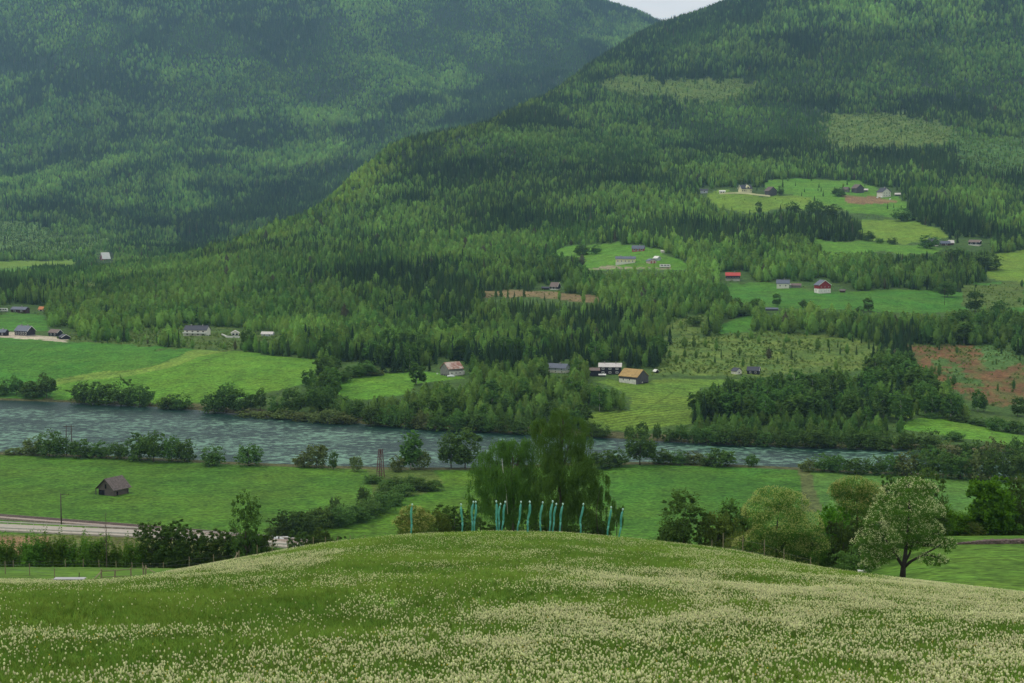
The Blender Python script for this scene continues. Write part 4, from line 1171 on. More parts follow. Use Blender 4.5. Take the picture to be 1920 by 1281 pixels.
FT = [(1457, 548, 14, 574, 'tallriver', 'narrow dark tree below the white farmhouse at the lower field edge'),
      (1508, 560, 15, 577, 'river', 'small round tree below the white farmhouse and red barn at the lower field edge'),
      (1628, 556, 16, 584, 'tallriver', 'upright tree at the lower field edge, far right of the small round one'),
      (1612, 572, 16, 586, 'river', 'low bush at the lower edge of the red barn field'),
      (1828, 542, 26, 585, 'tallriver', 'tall lone tree on the rough pasture right of the big field'),
      (1876, 558, 26, 588, 'river', 'round tree right of the tall lone tree on the rough pasture'),
      (1776, 525, 26, 557, 'tallriver', 'leafy tree at the right end of the red barn field'),
      (1760, 536, 18, 548, 'river', 'low bush left of the leafy tree at the end of the field'),
      (1092, 454, 24, 478, 'river', 'large round tree left of the cream house'), (1118, 456, 18, 476, 'river', 'greyish round tree just left of the cream house lawn'),
      (1062, 478, 34, 500, 'river', 'wide bush below the round trees left of the cream house'), (1030, 470, 40, 500, 'river', 'wide dark tree at the left end of the cream house lawn'),
      (1744, 436, 34, 466, 'river', 'dark bushy tree left of the brown lodge'), (1800, 462, 60, 490, 'river', 'broad leafy tree below the brown lodge'), (1845, 470, 50, 505, 'river', 'broad tree below the dark cabin'),
      (1672, 443, 18, 458, 'river', 'round bush between the two upper green fields'), (1650, 445, 14, 456, 'river', 'smaller bush left of the round bush between the upper fields'), (1628, 430, 18, 452, 'river', 'pale bush at the corner of the upper yellow field'),
      (1486, 375, 24, 398, 'river', 'round dark tree below the grey barn'), (1528, 372, 34, 402, 'river', 'group-like broad tree between the upper farms'), (1572, 348, 20, 368, 'river', 'round tree left of the old grey sheds'),
      (1464, 345, 12, 366, 'river', 'small tree right of the dark grey barn'), (1423, 376, 10, 402, 'tallriver', 'narrow dark tree below the long white wall'),
      (1560, 378, 30, 410, 'river', 'leafy tree left of the brown soil patch'), (1690, 385, 34, 415, 'river', 'leafy tree below the white gabled house'),
      (1300, 590, 26, 612, 'river', 'round bush above the clearing, left one'), (1335, 596, 30, 620, 'river', 'round bush above the clearing, right one'), (1390, 570, 34, 592, 'river', 'dark bush above the small green strip'),
      (1417, 556, 26, 578, 'river', 'dark bush at the left end of the red barn field'), (1375, 555, 30, 576, 'river', 'wide bush below the red-roofed house')]
for i, (u, vt, w_, vb, k, lb) in enumerate(FT):
    place(u, vt, w_ * 1.1, vb, k, i, 'alder_tree' if k == 'tallriver' else 'alder_bush', lb, 'tree')
# diagonal hedge in the near field and bushes by the road
HG = [(598, 948, 52, 990), (635, 944, 48, 986), (632, 924, 24, 975), (662, 942, 44, 978), (690, 930, 46, 970), (712, 918, 44, 960), (682, 908, 20, 950), (738, 916, 36, 948),
      (720, 902, 30, 940), (755, 904, 34, 930), (770, 886, 34, 918), (792, 892, 30, 920), (812, 898, 28, 920), (742, 890, 28, 912), (700, 886, 30, 906), (725, 896, 26, 918)]
for i, (u, vt, w_, vb) in enumerate(HG):
    h_ = 'tall' if vb - vt > 44 else ('mid-height' if vb - vt > 32 else 'low')
    place(u, vt, w_ * 1.15, vb, 'hedge', i, 'hedge_bush', f'{h_} green bush in the diagonal hedge below the lattice mast', 'bush', f'{h_} bushes of the diagonal hedge')
RB = [(520, 968, 40, 1008), (548, 952, 44, 1005), (572, 962, 36, 1002), (600, 980, 56, -262), (570, 985, 40, -262), (625, 996, 34, -255)]
for i, (u, vt, w_, vb) in enumerate(RB):
    place(u, vt, w_ * 1.1, vb, 'dark', i, 'roadside_bush', ('dark rounded bush behind the white bales' if vb > 0 else 'olive bush right of the white bales, behind the fence'), 'bush',
          ('bushes behind the white bales' if vb > 0 else 'bushes right of the white bales'))
# row of young trees along the left pasture
YT = [(-6, 985, 40), (20, 998, 34), (48, 1000, 30), (68, 984, 40), (96, 982, 36), (118, 996, 36), (140, 1004, 34), (160, 988, 40), (186, 992, 36), (214, 1002, 34), (240, 996, 32), (262, 1004, 30)]
for i, (u, vt, w_) in enumerate(YT):
    place(u, vt, w_ * 1.25, -226, 'young', i, 'young_tree', 'feathery young tree in the row behind the left pasture', 'tree', 'young trees behind the left pasture')
LB = [(288, 968, 44, 'dark'), (322, 968, 56, 'dark'), (352, 985, 44, 'dark'), (385, 990, 48, 'dark'), (414, 986, 44, 'dark'), (446, 992, 40, 'dark'), (498, 992, 40, 'dark'), (474, 996, 40, 'dark')]
for i, (u, vt, w_, k) in enumerate(LB):
    place(u, vt, w_ * 1.2, -226, k, i, 'dark_bush', 'dense dark bush in the thicket left of the white bales', 'bush', 'dark bushes left of the white bales')
place(462, 918, 62, -224, 'reddish', 0, 'birch_tree', 'open dark birch rising above the thicket left of the white bales', 'birch tree', None, 'b')
# centre left, behind the crest
place(783, 946, 66, -222, 'olive', 0, 'cream_flowering_bush', 'cream flowering bush behind the leftmost statue', 'bush')
place(822, 948, 50, -224, 'olive', 1, 'olive_bush', 'low olive bush between the flowering bush and the weeping birch', 'bush')
place(852, 938, 58, -226, 'dark', 0, 'olive_bush', 'round dark bush at the foot of the left weeping birch', 'bush')
# right groups
place(1281, 914, 88, -212, 'reddish', 0, 'bronze_birch', 'bronze green birch standing alone right of the statues', 'birch tree', None, 'b')
place(1345, 940, 70, -214, 'olive', 0, 'olive_bush', 'olive bush right of the bronze birch', 'bush')
place(1372, 930, 66, -216, 'reddish', 0, 'brown_bush', 'brown green bush between the olive bush and the flowering bush', 'bush')
place(1400, 936, 50, -218, 'olive', 1, 'olive_bush', 'grey green bush touching the left side of the big flowering bush', 'bush')
place(1560, 930, 66, -206, 'bright', 1, 'bright_bush', 'bright green bush left of the white flowering tree', 'bush')
place(1580, 960, 60, -196, 'dark', 1, 'dark_bush', 'dark bush behind the left side of the white flowering tree', 'bush')
place(1640, 900, 60, -214, 'dark', 0, 'dark_tree', 'dark tree behind the top of the white flowering tree', 'tree')
place(1735, 872, 78, -230, 'reddish', 0, 'bronze_birch', 'tall bronze birch behind the right side of the white flowering tree', 'birch tree', None, 'b')
place(1680, 876, 46, -236, 'dark', 1, 'dark_tree', 'dark tree top between the two flowering trees', 'tree')
place(1758, 930, 50, -232, 'bright', 1, 'bright_bush', 'bright bush at the right shoulder of the white flowering tree', 'bush')
for i, (u, vt, w_, Y_) in enumerate([(1536, 985, 60, 200), (1586, 1000, 64, 200), (1664, 950, 64, 226), (1626, 985, 54, 214), (1560, 1010, 50, 196), (1740, 975, 60, 224)]):
    place(u, vt, w_, -Y_, 'dark' if i % 2 else 'hedge', i, 'undergrowth_bush', 'dense green undergrowth bush between and behind the two flowering trees', 'bush', 'undergrowth between the flowering trees')
for i, (u, vt, w_) in enumerate([(900, 962, 54), (946, 955, 58), (992, 958, 56), (1040, 954, 60), (1088, 958, 56), (1126, 966, 40)]):
    place(u, vt, w_, -236, 'dark', i, 'undergrowth_bush', 'dark undergrowth bush beneath the weeping birches behind the statues', 'bush', 'undergrowth beneath the weeping birches')
for i, (u, vt, w_, Y_) in enumerate([(1398, 985, 70, 202), (1440, 978, 80, 203), (1484, 980, 80, 202), (1520, 992, 60, 198)]):
    place(u, vt, w_, -Y_, 'dark' if i % 2 else 'olive', i, 'undergrowth_bush', 'dark lower growth filling the foot of the big cream flowering bush', 'bush', 'undergrowth at the foot of the big flowering bush')
place(1796, 952, 50, -244, 'bright', 1, 'bright_bush', 'green bush between the white flowering tree and the maple', 'bush')
place(1822, 975, 44, -243, 'olive', 1, 'olive_bush', 'low yellow bush at the foot of the maple', 'bush')
place(1853, 878, 76, -246, 'bright', 0, 'maple_tree', 'tall bright green maple above the stone wall', 'tree')
place(1888, 905, 60, -250, 'bright', 1, 'maple_tree', 'wide green maple between the tall maple and the right edge', 'tree')
place(1912, 884, 54, -248, 'reddish', 0, 'grey_tree', 'thin grey branched tree at the right edge', 'tree')
for i, u in enumerate(range(1786, 1950, 18)):
    place(u, 984 + 8 * (i % 3), 34, -(247 + (i % 2)), 'bright' if i % 3 else 'hedge', 1, 'wall_bush', 'low green bush in the row behind the stone wall', 'bush', 'bushes behind the stone wall')
place(1600, 1010, 60, -186, 'hedge', 1, 'green_bush', 'pale green bush left of the trunk of the white flowering tree', 'bush')

# ------------------------------------------------------------ weeping birches and flowering trees, each modelled for itself
def weeping(u, vtop, Y, lobes_px, n, label, seed, trunks):
    """lobes in photograph pixels relative to the tree's foot column and the row 1000; strands hang from them"""
    r = np.random.default_rng(seed)
    P0 = at_y(u, Y); k = Y / F
    zrow = lambda v: z_of(v, Y) - P0.z
    e = empty('weeping_birch', P0); tag(e, label, 'birch tree')
    lob = []
    for (uu, vv, ru, rv) in lobes_px:
        lob.append(((uu - u) * k, r.uniform(-1.4, 1.4), zrow(vv), ru * k, ru * k * 0.9, rv * k))
    roots = crown_points(lob, n, r, 0.45, per=24, sp=0.11)
    # hanging strands of leaves
    m = 7
    ln = r.uniform(0.2, 1.3, len(roots)) ** 1.1
    t = np.arange(m)[None, :] / (m - 1)
    sway = r.normal(0, .06, (len(roots), 1, 2))
    pts = np.repeat(roots[:, None, :], m, 1).copy()
    pts[:, :, 2] -= ln[:, None] * t
    pts[:, :, :2] += sway * t[..., None] + r.normal(0, .035, pts[:, :, :2].shape)
    pts = pts.reshape(-1, 3)
    pts = pts[pts[:, 2] > 0.1]
    v, f = quads_at(pts, r.uniform(0.05, 0.12, len(pts)), r, aspect=1.9, droop=True)
    link('crown', mesh_np('weeping crown', v, f, [M_LEAF['weep']]), e)
    for nm, tr_, rad, mt in trunks:
        mb = MB(); pts = [Vector(((a - u) * k, o, zrow(b_))) for a, b_, o in tr_]
        mb.tube(pts, [rad * (1 - 0.75 * i / (len(pts) - 1)) for i in range(len(pts))], 8)
        if nm == 'trunk':
            for q in range(14):
                l = lob[int(r.integers(0, len(lob)))]
                z0 = pts[0].lerp(pts[-1], r.uniform(.3, .9))
                tip = Vector((l[0], l[1], l[2] + l[5] * 0.5)); mid = z0.lerp(tip, .5) + Vector((0, 0, .5))
                mb.tube([z0, mid, tip], [rad * .35, rad * .22, rad * .06], 5)
        mb.build(nm, mt, e, True)
    return e
weeping(1056, 762, 226, [(1050, 785, 26, 22), (1075, 805, 30, 26), (1022, 805, 28, 24), (1045, 830, 44, 30), (1088, 838, 26, 28), (1010, 800, 14, 22), (1065, 870, 50, 36),
                         (1025, 880, 40, 40), (1100, 880, 26, 26), (1085, 915, 38, 34), (1040, 925, 48, 40), (1122, 905, 22, 24), (1060, 960, 50, 30), (1105, 950, 26, 36), (1134, 940, 14, 26)],
        14500, 'tall weeping birch behind the middle statues', 301,
        [('trunk', [(1050, 1012, 0), (1052, 960, 0), (1047, 900, 0.1), (1052, 850, 0), (1056, 800, 0), (1052, 772, 0)], 0.26, BARK),
         ('limb', [(1122, 1000, -.4), (1118, 960, -.5), (1124, 920, -.5)], 0.06, BARK)])
weeping(948, 820, 228, [(935, 850, 30, 26), (965, 840, 34, 24), (990, 860, 24, 30), (910, 880, 30, 30), (950, 890, 44, 34), (985, 905, 34, 34), (895, 925, 22, 34), (930, 940, 38, 36),
                        (970, 955, 34, 34), (885, 955, 12, 24), (1000, 940, 24, 30)],
        10800, 'broad weeping birch behind the left statues', 302,
        [('trunk', [(962, 1010, 0), (964, 950, 0), (958, 900, 0), (962, 860, 0), (955, 838, 0)], 0.22, BARK),
         ('limb', [(952, 960, -1.6), (949, 915, -1.9), (944, 885, -1.6), (941, 858, -1.2)], 0.07, BARK_W)])
weeping(1160, 930, 224, [(1150, 955, 8, 22), (1164, 965, 7, 18), (1145, 975, 9, 14)], 600, 'small hanging birch behind the two rightmost statues', 303,
        [('trunk', [(1156, 1010, 0), (1157, 970, 0), (1155, 940, 0)], 0.06, BARK)])

def flowering(name, u, Y, lobes_px, n, nb, label, seed, key, bl, limbs_px, base_v=1080, bsize=0.075, lsize=0.12, cat='tree'):
    r = np.random.default_rng(seed)
    P0 = at_y(u, Y); k = Y / F
    zrow = lambda v: max(z_of(v, Y) - P0.z, -0.2)
    e = empty(name, P0); tag(e, label, cat)
    lob = [((a - u) * k, r.uniform(-1.6, 1.6), zrow(b_), ru * k * .88, ru * k * .88, rv * k * .85) for a, b_, ru, rv in lobes_px]
    P = crown_points(lob, n, r, 0.5, per=60, sp=.13); P = P[P[:, 2] > 0.15]
    v, f = quads_at(P, r.uniform(0.7, 1.3, len(P)) * lsize, r, up=0.4)
    link('crown', mesh_np(name + ' crown', v, f, [M_LEAF[key]]), e)
    # blossom heads sit in clusters on the outside and top of the crown
    B = []
    vol = np.array([l[3] * l[5] for l in lob]); vol = vol / vol.sum()
    for l, p in zip(lob, vol):
        q = int(nb * p) + 1
        d = r.normal(size=(q, 3)); d[:, 2] = np.abs(d[:, 2]) * 1.0 - 0.25; d /= np.linalg.norm(d, axis=1, keepdims=True)
        c = d * r.uniform(.95, 1.12, (q, 1)) * np.array(l[3:6]) + np.array(l[0:3])
        B.append(np.repeat(c, 5, 0) + r.normal(0, .05, (q * 5, 3)))
    B = np.concatenate(B); B = B[B[:, 2] > 0.3]
    v, f = quads_at(B, r.uniform(0.6, 1.2, len(B)) * bsize, r, up=1.5)
    link('blossom', mesh_np(name + ' blossom', v, f, [M_LEAF[bl]]), e)
    mb = MB()
    for pts, ra, rb_ in limbs_px:
        pp = [Vector(((a - u) * k, o, zrow(b_))) for a, b_, o in pts]
        mb.tube(pp, [ra + (rb_ - ra) * i / (len(pp) - 1) for i in range(len(pp))], 8)
    mb.build('trunk', mat('dark bark', lin(58, 52, 48), 0.9, 0.3, 8), e, True)
    return e
flowering('flowering_tree', 1692, 152,
          [(1700, 905, 34, 16), (1728, 918, 30, 20), (1672, 925, 26, 18), (1650, 938, 16, 12), (1700, 945, 52, 30), (1752, 965, 26, 26), (1665, 965, 34, 22), (1630, 975, 22, 20),
           (1620, 1005, 26, 22), (1650, 1005, 34, 24), (1700, 990, 50, 26), (1745, 1000, 34, 26), (1768, 1018, 24, 16), (1625, 1030, 24, 22), (1655, 1035, 30, 20), (1720, 1020, 36, 18),
           (1740, 1042, 28, 14), (1690, 1022, 28, 16), (1635, 1052, 16, 10), (1762, 1048, 14, 12), (1602, 1018, 12, 10), (1622, 1054, 22, 13), (1650, 1060, 24, 12), (1775, 1032, 14, 10)],
          40000, 3300, 'wide white flowering rowan with a bare forked trunk beside the pale stone', 311, 'rowan', 'blossom',
          [([(1692, 1086, 0), (1693, 1066, 0), (1696, 1045, 0), (1700, 1000, 0), (1702, 950, 0), (1700, 905, 0)], 0.30, 0.03),
           ([(1691, 1060, 0), (1680, 1044, .1), (1668, 1025, .2), (1650, 1000, .4), (1640, 980, .5)], 0.16, 0.03),
           ([(1694, 1064, 0), (1706, 1052, -.2), (1724, 1040, -.5), (1748, 1025, -.8), (1766, 1012, -.9)], 0.17, 0.03),
           ([(1695, 1056, 0), (1706, 1040, .3), (1715, 1015, .6), (1730, 970, .8)], 0.14, 0.03),
           ([(1724, 1040, -.5), (1742, 1038, -.7), (1760, 1046, -.8), (1768, 1055, -.8)], 0.07, 0.015),
           ([(1672, 1030, .2), (1650, 1028, 0), (1630, 1034, -.2)], 0.07, 0.015)], bsize=0.07, lsize=0.10)
flowering('flowering_bush', 1452, 196,
          [(1450, 935, 44, 26), (1420, 960, 34, 34), (1480, 945, 40, 28), (1460, 980, 56, 40), (1430, 1010, 36, 26), (1500, 985, 44, 40), (1520, 1020, 34, 30), (1480, 1020, 44, 26), (1540, 1045, 24, 18), (1402, 1028, 30, 22), (1440, 1044, 40, 22), (1500, 1048, 40, 22)],
          32000, 7000, 'big cream flowering bush above the right fence posts', 312, 'rowan', 'blossom_y',
          [([(1455, 1058, 0), (1455, 1000, 0), (1460, 940, 0)], 0.18, 0.03), ([(1458, 1040, 0), (1490, 990, .3), (1505, 960, .4)], .12, .02)], bsize=0.075, lsize=0.12, cat='bush')
flowering('flowering_tree', 1606, 208,
          [(1600, 915, 40, 24), (1628, 925, 30, 26), (1575, 925, 26, 22), (1605, 945, 44, 24), (1600, 975, 36, 30)],
          20000, 2800, 'dark round tree with cream blossom left of the white flowering rowan', 313, 'rowan', 'blossom_y',
          [([(1606, 1040, 0), (1606, 980, 0), (1604, 930, 0)], 0.2, 0.03)], bsize=0.075, lsize=0.12)
flowering('flowering_bush', 768, 210, [(772, 965, 26, 16), (752, 982, 20, 14), (792, 978, 26, 16), (775, 990, 30, 12)],
          7000, 900, 'yellowish flowering bush in front of the olive bushes at the leftmost statue', 314, 'olive', 'blossom_y',
          [([(770, 1006, 0), (770, 985, 0), (772, 965, 0)], 0.06, 0.02)], bsize=0.09, lsize=0.11, cat='bush')
# bare thin tree in front of the railway
bt = empty('bare_tree', at_y(200, 222)); tag(bt, 'thin leafless tree among the young trees in front of the railway', 'tree')
P0 = bt.location; k = 222 / F; mb = MB(); top = z_of(958, 222) - P0.z
mb.tube([(0, 0, 0), (0.05, 0, top * .5), (0, 0, top)], [.07, .05, .012], 6)
mb.build('trunk', BARK, bt); mb = MB()
for q in range(26):
    z0 = top * random.uniform(.35, .97); a = random.uniform(0, 6.28); l_ = random.uniform(.5, 1.3) * (1.2 - z0 / top)
    mb.tube([(0, 0, z0), (l_ * .5 * math.cos(a), l_ * .5 * math.sin(a), z0 + l_ * .5), (l_ * math.cos(a), l_ * math.sin(a), z0 + l_ * 1.1)], [.02, .014, .006], 4)
mb.build('twigs', BARK, bt)

# ------------------------------------------------------------ buildings
W_WHITE = mat('white painted boards', lin(222, 218, 200), 0.7, 0.08, 1.5)
W_CREAM = mat('cream painted boards', lin(222, 214, 168), 0.7, 0.08, 1.5)
W_BLACK = mat('black stained boards', lin(44, 42, 48), 0.8, 0.3, 1.2, (6, 6, 1))
W_BROWN = mat('dark brown boards', lin(78, 54, 48), 0.8, 0.3, 1.2, (6, 6, 1))
W_GREY = mat('weathered grey boards', lin(128, 126, 120), 0.9, 0.45, 1.4, (5, 5, 0.4))
W_DGREY = mat('dark grey boards', lin(84, 82, 84), 0.9, 0.35, 1.4, (5, 5, 0.4))
W_RED = mat('red painted boards', lin(140, 44, 48), 0.8, 0.15, 1.5)
W_ORED = mat('faded red boards', lin(168, 90, 76), 0.8, 0.2, 1.5)
W_PINK = mat('pale pink boards', lin(206, 184, 172), 0.8, 0.1, 1.5)
W_LGREY = mat('light grey boards', lin(176, 182, 182), 0.8, 0.1, 1.5)
W_STONE = mat('whitewashed stone wall', lin(220, 216, 204), 0.9, 0.2, 1.2)
W_CONC = mat('grey foundation stone', lin(150, 146, 138), 0.9, 0.25, 1.5)
R_SLATE = mat('grey blue slates', lin(98, 104, 116), 0.6, 0.2, 2.5)
R_DARK = mat('dark grey tiles', lin(70, 72, 80), 0.7, 0.2, 2.5)
R_BROWN = mat('brown grey tiles', lin(124, 108, 100), 0.8, 0.25, 2.5)
R_PALE = mat('pale sheet roof', lin(206, 198, 188), 0.6, 0.1, 1.0)
R_OCHRE = mat('ochre straw roof', lin(176, 146, 92), 0.9, 0.18, 0.9, (1, 1, 1))
R_RED = mat('red tiles', lin(190, 78, 70), 0.7, 0.15, 2.5)
R_RUST = mat('rusted sheet roof', lin(206, 190, 174), 0.8, 0.1, 0.55, (1, 1, 1), rgb2=lin(150, 84, 62))
R_ORANGE = mat('orange tiles', lin(206, 132, 84), 0.7, 0.2, 1.5)
R_WHITE = mat('white sheet roof', lin(226, 224, 212), 0.6, 0.08, 1.0)
R_WOOD = mat('old shingle roof', lin(110, 98, 92), 0.9, 0.3, 1.6)
M_GLASS = mat('dark window glass', lin(40, 46, 52), 0.15, spec=0.6)
M_DARK = mat('dark doorway', lin(22, 20, 24), 0.9)  # near-black for doors and small parts, also as painted shade in openings
M_TRIM = mat('white trim', lin(226, 224, 214), 0.6)

def house(name, label, cat, u, v, Lp, Wp, hw, hr, rot, wall, roof, lower=None, lowh=0.0, win=0, gwin=0, rows=1, chim=1, trim=None, over=1.2,
          extra=None, group=None, door=None, ymin=150, winmat=None, wsize=None, framed=True):
    """sizes in photograph pixels at the house's distance; front = long side turned to the viewer, gable = the end in view"""
    P = at(u, v, ymin); k = P.y / F
    Lm, Wm, H_, HR, ov = Lp * k, Wp * k, hw * k, hr * k, over * k
    yaw = math.atan2(P.x, P.y)
    e = empty(name, P, R(rot) - yaw * 0.0); tag(e, label, cat, group)
    x0, x1, y0, y1 = -Lm / 2, Lm / 2, -Wm / 2, Wm / 2
    zl = lowh * k
    # the slope falls towards the viewer: walls go down into it
    dig = -2.0
    if lower is not None:
        MB().box(x0 - .02, x1 + .02, y0 - .02, y1 + .02, dig, zl).build('foundation', lower, e)
    mb = MB(); z0 = zl if lower is not None else dig
    mb.add([(x0, y0, z0), (x1, y0, z0), (x1, y1, z0), (x0, y1, z0), (x0, y0, H_), (x1, y0, H_), (x1, y1, H_), (x0, y1, H_), (x0, 0, H_ + HR), (x1, 0, H_ + HR)],
           [(0, 3, 2, 1), (0, 1, 5, 4), (2, 3, 7, 6), (1, 2, 6, 9, 5), (3, 0, 4, 8, 7), (4, 5, 9, 8), (6, 7, 8, 9)])
    mb.build('wall', wall, e)
    th = max(0.14, 0.6 * k); sl = HR / (Wm / 2)
    mb = MB()
    for s_ in (-1, 1):
        ye = s_ * (Wm / 2 + ov); ze = H_ - sl * ov + 0.04; zr = H_ + HR + 0.04
        a = [(x0 - ov, 0, zr), (x1 + ov, 0, zr), (x1 + ov, ye, ze), (x0 - ov, ye, ze)]
        b_ = [(p[0], p[1], p[2] + th) for p in a]
        mb.add(a + b_, [(0, 1, 2, 3), (7, 6, 5, 4), (0, 4, 5, 1), (1, 5, 6, 2), (2, 6, 7, 3), (3, 7, 4, 0)])
    ro = mb.build('roof', roof, e)
    for c in range(chim):
        cx = (-0.25 + 0.5 * c) * Lm if chim > 1 else 0.12 * Lm
        cs = max(0.35, 0.9 * k)
        MB().box(cx - cs, cx + cs, -cs, cs, H_ + HR - .3, H_ + HR + 2.6 * k).build('chimney', W_CONC, ro)
    wm_ = winmat or M_GLASS
    ww, wh = (wsize or (2.2, 2.6)); ww *= k; wh *= k
    def window(cx, cz, side):
        """side 'f' front or 'g' the gable in view"""
        fr = MB(); pn = MB(); fw = ww * .22; e_ = 0.05; 
        if side == 'f':
            y_ = y0 - (.03 if cz > zl or lower is None else .05)
            fr.box(cx - ww / 2 - fw, cx + ww / 2 + fw, y_ - e_, y_ + .02, cz - wh / 2 - fw, cz + wh / 2 + fw)
            pn.box(cx - ww / 2, cx + ww / 2, y_ - e_ - .02, y_ - e_ + .01, cz - wh / 2, cz + wh / 2)
        else:
            sg = 1 if rot < 0 else -1
            xa = (x1 if sg > 0 else x0) + sg * .03
            def bx(m_, c0, c1, q0, q1, za, zb): m_.box(min(q0, q1), max(q0, q1), c0, c1, za, zb)
            bx(fr, cx - ww / 2 - fw, cx + ww / 2 + fw, xa - sg * .02, xa + sg * e_, cz - wh / 2 - fw, cz + wh / 2 + fw)
            bx(pn, cx - ww / 2, cx + ww / 2, xa + sg * (e_ - .01), xa + sg * (e_ + .02), cz - wh / 2, cz + wh / 2)
        if framed:
            w_o = fr.build('window', M_TRIM if trim is None else trim, e); pn.build('pane', wm_, w_o)
        else: pn.build('window', wm_, e)
    for r_ in range(rows):
        cz = H_ - (hw * k) / rows * (r_ + 0.5) + 0.1 * k
        for i_ in range(win): window(x0 + Lm * (i_ + 0.6) / (win + .2), cz, 'f')
        for i_ in range(gwin): window(y0 + Wm * (i_ + 0.6) / (gwin + .2), cz, 'g')
    if trim is not None:
        sg = 1 if rot < 0 else -1; mb = MB(); xa = (x1 if sg > 0 else x0) + sg * (ov + .02)
        for s_ in (-1, 1):
            pa = Vector((xa, 0, H_ + HR + th + .02)); pb = Vector((xa, s_ * (Wm / 2 + ov), H_ - sl * ov + th + .02))
            t_ = max(.16, .55 * k); q = sg * .08
            mb.add([pa, pb, pb - Vector((0, 0, t_ * 1.6)), pa - Vector((0, 0, t_ * 1.6)), pa + Vector((q, 0, 0)), pb + Vector((q, 0, 0)), pb + Vector((q, 0, -t_ * 1.6)), pa + Vector((q, 0, -t_ * 1.6))],
                   [(0, 1, 2, 3), (7, 6, 5, 4), (0, 4, 5, 1), (1, 5, 6, 2), (2, 6, 7, 3), (3, 7, 4, 0)])
        mb.build('bargeboard', trim, e)
    if door:
        fx, dw, dh, side = door; mb = MB(); dw *= k; dh *= k
        if side == 'f': mb.box(fx * Lm - dw / 2, fx * Lm + dw / 2, y0 - .10, y0, 0, dh)
        else:
            sg = 1 if rot < 0 else -1; xa = x1 if sg > 0 else x0
            mb.box(min(xa, xa + sg * .1), max(xa, xa + sg * .1), fx * Wm - dw / 2, fx * Wm + dw / 2, 0, dh)
        mb.build('door', door_mats.get(name, M_DARK), e)
    if extra: extra(e, k, x0, x1, y0, y1, H_, HR)
    return e
door_mats = {}

def balcony(e, k, x0, x1, y0, y1, H_, HR):
    d = 4 * k; z = H_ * .48
    MB().box(x0 - d * .4, x1 + d * .5, y0 - d, y0, z - .15, z).build('balcony', M_TRIM, e)
    MB().box(x0 - d * .4, x1 + d * .5, y0 - d, y0 - d + .12, z, z + 1.8 * k).build('railing', M_TRIM, e)
    for f_ in (0.0, .35, .7, 1.0):
        xx = x0 + (x1 - x0) * f_ + (.1 if f_ == 0 else -.1)
        MB().box(xx - .09, xx + .09, y0 - d + .15, y0 - d + .33, -2, z - .16).build('post', M_TRIM, e)

# left farm
house('dark_house', 'long black house with white windows above the gravel yard at the left edge', 'house', 47, 629, 34, 20, 9.5, 8.5, -32, W_BLACK, R_SLATE, W_CONC, 1.5, win=5, chim=2, trim=M_TRIM, wsize=(2.6, 3.4))
house('dark_house', 'small black house cut by the left edge of the photo', 'house', 4, 629, 20, 14, 6.5, 4.5, -15, W_BLACK, R_SLATE, win=2, wsize=(2, 3))
house('dark_outbuilding', 'black outbuilding with a brown roof right of the long black house', 'outbuilding', 104, 630, 22, 14, 7, 5, -30, W_BLACK, R_BROWN, win=2, chim=0, trim=M_TRIM)
house('black_garage', 'low black garage with white gable boards at the end of the gravel yard', 'garage', 121, 636, 18, 16, 4.5, 4.5, -58, W_BLACK, R_DARK, chim=0, trim=M_TRIM, door=(0.25, 3, 4, 'f'))
house('brown_house', 'low brown house with a slate roof among trees at the left edge', 'house', 38, 586, 32, 14, 6, 4, -20, W_BROWN, R_SLATE, win=2, chim=1, wsize=(3, 1.8))
house('orange_hut', 'small hut with an orange roof right of the brown house', 'hut', 79, 583, 10, 8, 3.5, 4, -15, W_WHITE, R_ORANGE, chim=0, door=(0, 3, 3, 'f'))
house('white_house', 'white two storey house with balcony and dark hipped roof above the left field', 'house', 370, 629, 44, 22, 11, 7, -10, W_WHITE, R_DARK, win=4, rows=2, chim=2, extra=balcony, wsize=(3.2, 2.0), framed=False)
house('white_pavilion', 'small white pavilion right of the white balcony house', 'pavilion', 441, 629, 17, 14, 5, 3.8, -82, W_WHITE, R_PALE, chim=0, gwin=2, wsize=(4, 3.4))
house('grey_roof_shed', 'grey roofed shed half hidden in trees right of the white pavilion', 'shed', 502, 630, 22, 10, 4, 3.5, -12, W_LGREY, R_PALE, chim=0, win=2)
house('a_frame_cabin', 'red cabin with a steep white roof alone on the left wooded slope', 'cabin', 197, 487, 14, 13, 3, 10, 35, W_RED, R_WHITE, chim=0, gwin=1)
# rusted barn
def rustbarn(e, k, x0, x1, y0, y1, H_, HR):
    MB().box(x0 + .3, x1 - .2, y0 - .10, y0 - .02, -1.5, H_ * .62).build('stone_wall', W_STONE, e)
    for f_ in (.22, .5, .78):
        cx = x0 + (x1 - x0) * f_; s_ = 1.0 * k
        MB().box(cx - s_, cx + s_, y0 - .16, y0 - .09, H_ * .28, H_ * .28 + 2 * s_).build('window', M_DARK, e)
    for f_ in (-.25, -.05, .15, .3):
        MB().box(x0 - .12, x0 - .02, y0 + (y1 - y0) * (f_ + .5) - .5 * k, y0 + (y1 - y0) * (f_ + .5) + 1.1 * k, -1.2, 2.2 * k).build('opening_shade', M_DARK, e)  # black boxes on the wall, painted as the shade inside openings
    MB().box(x1, x1 + 6 * k, y0 + 4 * k, y1 - 4 * k, -1, H_ * .55).build('lean_to', W_STONE, e)
house('weathered_barn', 'weathered grey barn with patchy rusted roof and white stone side', 'barn', 847, 703, 33, 28, 13, 11, 36, W_GREY, R_RUST, chim=0, extra=rustbarn)
